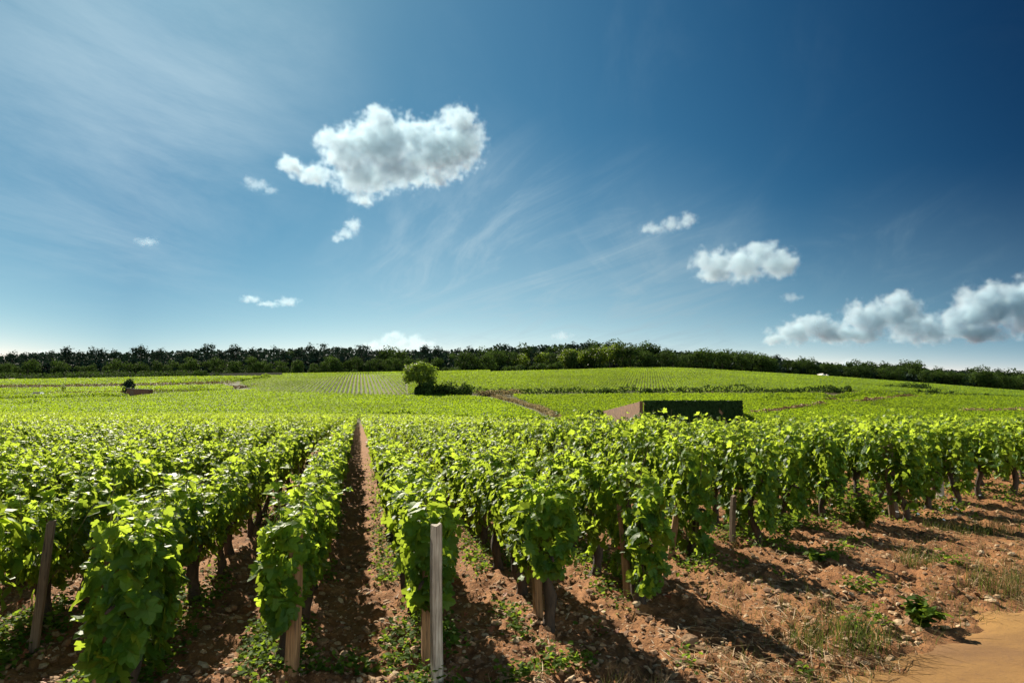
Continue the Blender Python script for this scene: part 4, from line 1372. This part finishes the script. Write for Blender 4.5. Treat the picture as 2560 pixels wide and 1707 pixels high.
def ivy_wall():
    d0 = 103.0
    xa, ya = plan(1609, d0); xb, yb = plan(1850, d0 + 1.5); xc_, yc_ = plan(1508, 126.0)
    z0 = -2.6; top = 2.25
    root = empty('ivy_wall', (xa, ya, 0))
    def slab(name, p, q, zt0, zt1, th, mat):
        p = np.array(p); q = np.array(q); dv = q - p; L = np.linalg.norm(dv); dv /= L; nv = np.array([-dv[1], dv[0]]) * th / 2
        n = max(2, int(L / .8)); r = np.random.default_rng(int(L * 10)); V = []; t = np.linspace(0, 1, n + 1)
        for k in t:
            c = p + dv * L * k; zt = zt0 + (zt1 - zt0) * k + r.normal() * .025
            for s in (-1, 1):
                e = c + nv * s
                V += [(e[0] - xa, e[1] - ya, z0), (e[0] - xa, e[1] - ya, zt)]
        F = []
        for k in range(n):
            b = 4 * k
            F += [(b, b + 4, b + 5, b + 1), (b + 2, b + 3, b + 7, b + 6), (b + 1, b + 5, b + 7, b + 3)]
        F += [(0, 1, 3, 2), (4 * n, 4 * n + 2, 4 * n + 3, 4 * n + 1)]
        return link(name, mesh_np(name, np.array(V), [np.array(F)], mat), root)
    slab('front_wall', (xa, ya), (xb, yb), top, top - .05, .5, M_WALLST)
    slab('side_wall', (xa - .25, ya + .5), (xc_, yc_), top - .03, .55, .5, M_WALLST)
    xd, yd = plan(1850, 128)
    slab('side_wall', (xb + .1, yb + .5), (xd, yd), top - .05, .8, .5, M_WALLST)
    r = np.random.default_rng(9); n = 15000
    s = r.random(n); z = z0 + 1.0 + (top + .12 - z0 - 1.0) * r.random(n)
    bare = (np.abs(s - .77 + .03 * (z - 1)) < .018 + .03 * fbm(z * 2, z * 0, 2, 3)) & (z < 1.5)
    s = s[~bare]; z = z[~bare]; n = len(s)
    fv = np.array([xb - xa, yb - ya]); fl = np.linalg.norm(fv); nv = np.array([fv[1], -fv[0]]) / fl
    dep = .27 + .20 * r.random(n) + .1 * fbm(s * 14, z * 1.2, 3, 2)
    z = z + .12 * fbm(s * 30, s * 0, 2, 7) * (z > 1.6)
    P = np.stack([fv[0] * s + nv[0] * dep, fv[1] * s + nv[1] * dep, z], 1)
    m = 2500                                           # ivy over the top edge
    s2 = r.random(m); P2 = np.stack([fv[0] * s2 + nv[0] * r.uniform(-.3, .4, m), fv[1] * s2 + nv[1] * r.uniform(-.3, .4, m), top + r.random(m) * .12], 1)
    P = np.vstack([P, P2]); n = len(P)
    N = np.array([nv[0], nv[1], .3]) + r.normal(size=(n, 3)) * .4
    V, F = leaf_arrays(P, N, np.array([[0, 0, -1.0]]) + r.normal(size=(n, 3)) * .5, r.uniform(.14, .30, n), MD)
    link('ivy', mesh_np('ivy', V, [F], M_IVY, tint=rep(np.clip(.4 + r.normal(size=n) * .2, 0, 1), MD)), root)
    tag(root, 'old brown garden wall whose long front is covered in dark ivy', 'wall', kind='thing')


ivy_wall()


def far_buildings():
    # long low shed with sheet roof beside the dark conifer
    x, y = plan(352, 203); z = float(H(x, y))
    root = empty('shed', (x, y, z), -YAW + .1)
    a = Acc(); box(a, (0, 0, .75), (6.2, 3.0, 2.7)); link('wall', a.mesh('wall', [M_SHED]), root)
    a = Acc(); c, s = math.cos(.05), math.sin(.05)
    box(a, (.1, 0, 2.22), (6.8, 3.5, .14), 0, [[c, 0, s], [0, 1, 0], [-s, 0, c]]); link('roof', a.mesh('roof', [M_ROOFG]), root)
    a = Acc(); box(a, (-1.6, -1.52, .9), (1.0, .06, 1.9)); link('door', a.mesh('door', [M_WDARK]), root)
    tag(root, 'low brown shed with a thin pale roof beside the dark little tree', 'shed')
    x, y = plan(324, 204); z = float(H(x, y))
    root = empty('round_conifer', (x, y, z))
    a = Acc(); add_tube(a, np.array([(0, 0, -.2), (0, 0, 1.2), (0, 0, 3)]), [.2, .17, .1], 7); link('trunk', a.mesh('trunk', [M_TBARK]), root)
    lobes = [(0, 0, 2.9, 1.6, 1.6, 1.7), (.3, 0, 4.4, 1.0, 1.0, .8), (-.5, .2, 3.8, 1.1, 1.1, 1.0), (-.9, 0, 2.0, .9, .9, .8), (.8, 0, 2.0, 1.0, .9, .9)]
    (V, F), tn = crown('crown', lobes, 900, .34, None, 3, (.35, .2), .3); a = Acc(); a.add(V, F, 0, tn); link('crown', a.mesh('crown', [M_PINE]), root)
    tag(root, 'dark squat evergreen tree beside the low brown shed', 'tree')
    # a car behind the left rows: only its roof shows
    x, y = plan(100, 209); z = float(H(x, y))
    root = empty('parked_car', (x, y, z - .05), -YAW)
    prof = np.array([(-2.1, .3), (2.1, .3), (2.1, .85), (1.3, .98), (.75, 1.42), (-.9, 1.46), (-1.6, 1.05), (-2.1, .95)])
    a = Acc(); n = len(prof)
    V = np.vstack([np.column_stack([prof[:, 0], np.full(n, s * .82), prof[:, 1]]) for s in (-1, 1)])
    j = np.arange(n); F = np.stack([j, (j + 1) % n, n + (j + 1) % n, n + j], -1); a.add(V, F)
    a.F += [np.arange(n)[None, ::-1].copy(), (np.arange(n) + n)[None]]; a.M += [np.array([0]), np.array([0])]
    link('body', a.mesh('body', [M_CARP]), root)
    for s in (-1, 1):
        a = Acc(); q = np.array([(1.05, 1.0), (.66, 1.36), (-.85, 1.38), (-1.4, 1.02)])
        a.add(np.column_stack([q[:, 0], np.full(4, s * .835), q[:, 1]]), np.array([[0, 1, 2, 3]])); link('window', a.mesh('window', [M_GLASS]), root)
        for xx in (-1.3, 1.3):
            a = Acc(); add_tube(a, np.array([(xx, s * .62, .3), (xx, s * .86, .3)]), .32, 14); link('wheel', a.mesh('wheel', [M_TYRE]), root)
    tag(root, 'silver car parked behind vine rows at far left, only its roof showing', 'car')
    # retaining wall at the top left
    def wall(p, q, h, th, mat, name, label, sink=1.0):
        p = np.array(plan(*p)); q = np.array(plan(*q)); n = 14; t = np.linspace(0, 1, n + 1); dv = q - p; nv = np.array([-dv[1], dv[0]]) / np.linalg.norm(dv) * th / 2
        V = []; 
        for k in t:
            c = p + dv * k; zz = float(H(*c))
            for s in (-1, 1): e = c + nv * s; V += [(e[0], e[1], zz - sink), (e[0], e[1], zz + h)]
        F = []
        for k in range(n):
            b = 4 * k; F += [(b, b + 4, b + 5, b + 1), (b + 2, b + 3, b + 7, b + 6), (b + 1, b + 5, b + 7, b + 3)]
        F += [(0, 1, 3, 2), (4 * n, 4 * n + 2, 4 * n + 3, 4 * n + 1)]
        tag(link(name, mesh_np(name, np.array(V), [np.array(F)], mat)), label, 'wall', kind='thing')
    wall((545, 354), (705, 352), 2.1, .5, M_PALEST, 'stone_wall', 'long grey stone wall under the wood left of the striped plot')
    wall((524, 352), (544, 353), 2.3, .5, M_PALEST, 'stone_wall', 'short pale end of the stone wall at the left of the striped plot')
    wall((1200, 202), (1240, 202), 1.2, .5, M_WALLST, 'stone_wall', 'low brown wall between the bush clump and the long hedge')
    # a small white house at the wood's edge on the right
    for px, w, h, lab in ((2059, 1.8, 2.2, 'left white gable end at the edge of the right wood'), (2069, 1.6, 1.9, 'right white gable end at the edge of the right wood')):
        x, y = plan(px, 415); z = float(H(x, y)); root = empty('white_house', (x, y, z), -YAW + .3)
        a = Acc(); V = np.array([(-w / 2, 0, -1), (w / 2, 0, -1), (w / 2, 0, h * .6), (0, 0, h), (-w / 2, 0, h * .6)]); V2 = V + np.array([0, 5, 0])
        a.add(np.vstack([V, V2]), np.array([[0, 1, 6, 5], [1, 2, 7, 6], [0, 5, 9, 4]])); a.F += [np.array([[0, 4, 3, 2, 1]]), np.array([[5, 6, 7, 8, 9]])]; a.M += [np.zeros(1), np.zeros(1)]
        link('wall', a.mesh('wall', [M_WHITE]), root)
        a = Acc()
        for s in (-1, 1):
            q = np.array([(0, .12, h + .08), (s * (w / 2 + .2), .12, h * .6 - .05), (s * (w / 2 + .2), 5.1, h * .6 - .05), (0, 5.1, h + .08)]); a.add(np.vstack([q, q + np.array([0, 0, .1])]), np.array([[0, 1, 2, 3], [7, 6, 5, 4], [0, 4, 5, 1], [1, 5, 6, 2], [2, 6, 7, 3]]))
        link('roof', a.mesh('roof', [M_ROOFG]), root)
        tag(root, lab, 'house')
    # thin sapling at the left
    x, y = plan(160, 214); z = float(H(x, y)); root = empty('sapling', (x, y, z))
    a = Acc(); add_tube(a, np.array([(0, 0, -.2), (.05, 0, 1.5), (0, 0, 3.2)]), [.06, .05, .02], 6); link('trunk', a.mesh('trunk', [M_TBARK]), root)
    (V, F), tn = crown('crown', [(0, 0, 2.4, .7, .7, 1.1)], 90, .28, None, 3); a = Acc(); a.add(V, F, 0, tn); link('crown', a.mesh('crown', [M_BRIGHT]), root)
    tag(root, 'thin leafy sapling standing in the left fields', 'tree')


far_buildings()

# ------------------------------------------------------------------ clouds: lit volumes
def cloud_material():
    m, t, out = new_mat('cloud_vapour')
    inf = t.new('ShaderNodeAttribute'); inf.attribute_name = 'density'
    v = t.new('ShaderNodeVolumePrincipled')
    v.inputs['Color'].default_value = (.51, .655, .745, 1); v.inputs['Anisotropy'].default_value = .35
    v.inputs['Density Attribute'].default_value = ''
    t.put(v.inputs['Density'], t.math('MULTIPLY', inf.outputs['Fac'], .05))
    t.l.new(v.outputs[0], out.inputs['Volume'])
    return m


M_CLOUD = cloud_material()


def cloud(blobs, dist, label, seed, dens=1.0, vox=4.5, nscale=1.0, soft=.35, warp=1.0, grow=1.02):
    """blobs: (column, row, width radius, height radius) in the view; the cloud hangs at the given depth"""
    B = []
    for px, py, rx, rz in blobs:
        u = (px - 1280) / SRC_F; w = (853.5 - py) / SRC_F
        f = Vector((u, 1, w)); f.rotate(Matrix.Rotation(PITCH, 3, 'X'))
        s = dist / f.y
        B.append((f.x * s, 0.0, f.z * s, rx / SRC_F * dist * grow, rz / SRC_F * dist * grow))
    B = np.array(B)
    cx, cz = B[:, 0].mean(), B[:, 2].mean()
    dep = float(np.median(np.sqrt(B[:, 3] * B[:, 4])))
    B[:, 0] -= cx; B[:, 2] -= cz
    r = np.random.default_rng(seed); B[:, 1] = r.uniform(-.25, .25, len(B)) * dep
    pad = 1.35
    lo = np.array([(B[:, 0] - B[:, 3] * pad).min(), -dep * 1.7, (B[:, 2] - B[:, 4] * pad).min()])
    hi = np.array([(B[:, 0] + B[:, 3] * pad).max(), dep * 1.7, (B[:, 2] + B[:, 4] * pad).max()])
    ng = bpy.data.node_groups.new('cloud_volume', 'GeometryNodeTree')
    ng.interface.new_socket('Geometry', in_out='OUTPUT', socket_type='NodeSocketGeometry')
    g = NT(ng)
    pos = g.new('GeometryNodeInputPosition').outputs[0]
    fr = nscale / dep
    wn = g.new('ShaderNodeTexNoise'); wn.inputs['Scale'].default_value = fr * .9; wn.inputs['Detail'].default_value = 4
    g.put(wn.inputs['Vector'], g.vmath('ADD', pos, (seed * 53.0, 5.0, seed * 3.0)))
    pos2 = g.vmath('ADD', pos, g.vmath('SCALE', g.vmath('SUBTRACT', wn.outputs['Color'], (.5, .5, .5)), dep * warp))
    val = None
    for bx, by, bz, brx, brz in B:
        bry = max(dep * .8, min(brx, brz))
        q = g.vmath('MULTIPLY', g.vmath('SUBTRACT', pos2, (bx, by, bz)), (1 / brx, 1 / bry, 1 / brz))
        e = g.math('SUBTRACT', 1.0, g.vmath('LENGTH', q, out=1))
        val = e if val is None else g.math('SMOOTH_MAX', val, e, .12)
    n1 = g.noise(g.vmath('ADD', pos, (seed * 37.0, 11.0, seed * 5.0)), fr * 1.5, 5, .54, .35)
    vo = g.new('ShaderNodeTexVoronoi'); vo.feature = 'SMOOTH_F1'; vo.inputs['Scale'].default_value = fr * 2.6; vo.inputs['Detail'].default_value = 2.0
    g.put(vo.inputs['Vector'], g.vmath('ADD', pos, (seed * 11.0, 3.0, 7.0)))
    e = g.math('ADD', val, g.math('MULTIPLY', g.math('SUBTRACT', n1, .5), 1.55))
    e = g.math('ADD', e, g.math('MULTIPLY', g.math('SUBTRACT', .42, vo.outputs['Distance']), .42))
    den = g.math('MULTIPLY', g.mrange(e, 0.0, soft, 0, 1), dens)
    vc = g.new('GeometryNodeVolumeCube')
    g.put(vc.inputs['Density'], den)
    vc.inputs['Min'].default_value = tuple(lo); vc.inputs['Max'].default_value = tuple(hi)
    for ax, nm in enumerate(('Resolution X', 'Resolution Y', 'Resolution Z')):
        vc.inputs[nm].default_value = int(max(16, min(260, (hi - lo)[ax] / vox)))
    sm = g.new('GeometryNodeSetMaterial'); sm.inputs['Material'].default_value = M_CLOUD
    g.l.new(vc.outputs[0], sm.inputs[0])
    out = g.new('NodeGroupOutput'); g.l.new(sm.outputs[0], out.inputs[0])
    me = bpy.data.volumes.new('cloud'); me.materials.append(M_CLOUD)
    x, y = to_world(cx, dist)
    o = link('cloud', me, None, (x, y, CAM_H + cz)); o.rotation_euler = (0, 0, -YAW)
    md = o.modifiers.new('cloud_volume', 'NODES'); md.node_group = ng
    tag(o, label, 'cloud', 'clouds in the blue sky')


K = 1.0884
def c(lst): return [(a * K, b * K, w * K, h * K) for a, b, w, h in lst]
cloud(c([(880, 335, 105, 85), (1000, 345, 110, 80), (1062, 330, 66, 78), (1050, 268, 52, 38), (872, 272, 48, 30), (950, 320, 90, 56), (800, 345, 78, 66), (765, 320, 52, 26), (840, 405, 100, 56), (925, 400, 95, 46), (720, 400, 60, 32), (665, 378, 34, 24), (1005, 415, 32, 28), (830, 455, 40, 18), (690, 395, 40, 22)]),
      1500, 'big bright-edged grey-centred cumulus cloud high in the sky', 1, .78, 4.0, 1.5, .5)
cloud(c([(590, 425, 30, 14), (620, 438, 18, 10), (570, 412, 14, 9)]), 1500, 'small wispy scrap just left of the big cloud', 2, .35, 3, 1.5, .7, .9, 1.35)
cloud(c([(812, 520, 20, 17), (795, 538, 24, 12), (775, 548, 15, 7)]), 1550, 'small slanting cloud scrap below the big cloud', 3, .6, 3, 1.5, .7, .9, 1.35)
cloud(c([(335, 554, 28, 11)]), 1700, 'tiny faint cloud at the left of the sky', 4, .22, 3, 1.5, .7, .9, 1.35)
cloud(c([(575, 687, 24, 9), (615, 698, 30, 7), (660, 693, 28, 11)]), 2300, 'thin low flat cloud above the left wood', 5, .5, 4, 1.5, .7, .9, 1.35)
cloud(c([(1500, 525, 32, 13), (1540, 516, 28, 16), (1578, 506, 22, 17)]), 1700, 'small slanting white cloud right of centre', 6, .55, 4, 1.5, .7, .9, 1.35)
cloud(c([(1640, 605, 55, 40), (1715, 605, 70, 44), (1790, 605, 58, 40), (1745, 580, 45, 26), (1640, 630, 50, 24)]), 2000, 'soft flat-based cumulus cloud right of centre', 7, .65, 4.5, 1.5, .6, .8, 1.12)
cloud(c([(1820, 765, 60, 28), (1870, 748, 58, 30), (1905, 765, 50, 28), (1780, 778, 30, 16)]), 2600, 'leftmost low cloud of the bank at the right', 8, .75, 5.5, 1.5, .6, .8, 1.15)
cloud(c([(2000, 735, 66, 46), (2060, 722, 66, 46), (1970, 768, 60, 30), (2110, 752, 72, 38), (2065, 690, 36, 22), (2150, 770, 50, 22)]), 2600, 'middle low cumulus of the bank at the right', 9, .75, 5.5, 1.5, .6, .8, 1.15)
cloud(c([(2290, 705, 84, 60), (2220, 735, 62, 42), (2360, 690, 84, 54), (2230, 768, 70, 26), (2400, 740, 84, 44)]), 2600, 'largest low cumulus cloud at the right edge', 10, .8, 5.5, 1.5, .6, .8, 1.15)
cloud(c([(925, 785, 75, 20), (960, 795, 60, 18), (880, 795, 50, 14), (910, 772, 36, 12)]), 5000, 'pale flat cloud bank low over the middle wood', 11, .18, 12, 1, .6)
cloud(c([(1290, 772, 30, 9)]), 5000, 'faint small cloud low over the wood right of the middle', 12, .12, 9, 1.5, .7, .9, 1.35)
cloud(c([(1955, 842, 36, 14)]), 5000, 'small white cloud peeping over the right wood', 13, .4, 9, 1.5, .7, .9, 1.35)
cloud(c([(1820, 683, 24, 11)]), 2300, 'tiny cloud between the flat-based cloud and the right bank', 14, .25, 5, 1.5, .7, .9, 1.35)
cloud(c([(105, 815, 22, 9)]), 5000, 'tiny white cloud tip above the left wood', 15, .4, 9, 1.5, .7, .9, 1.35)
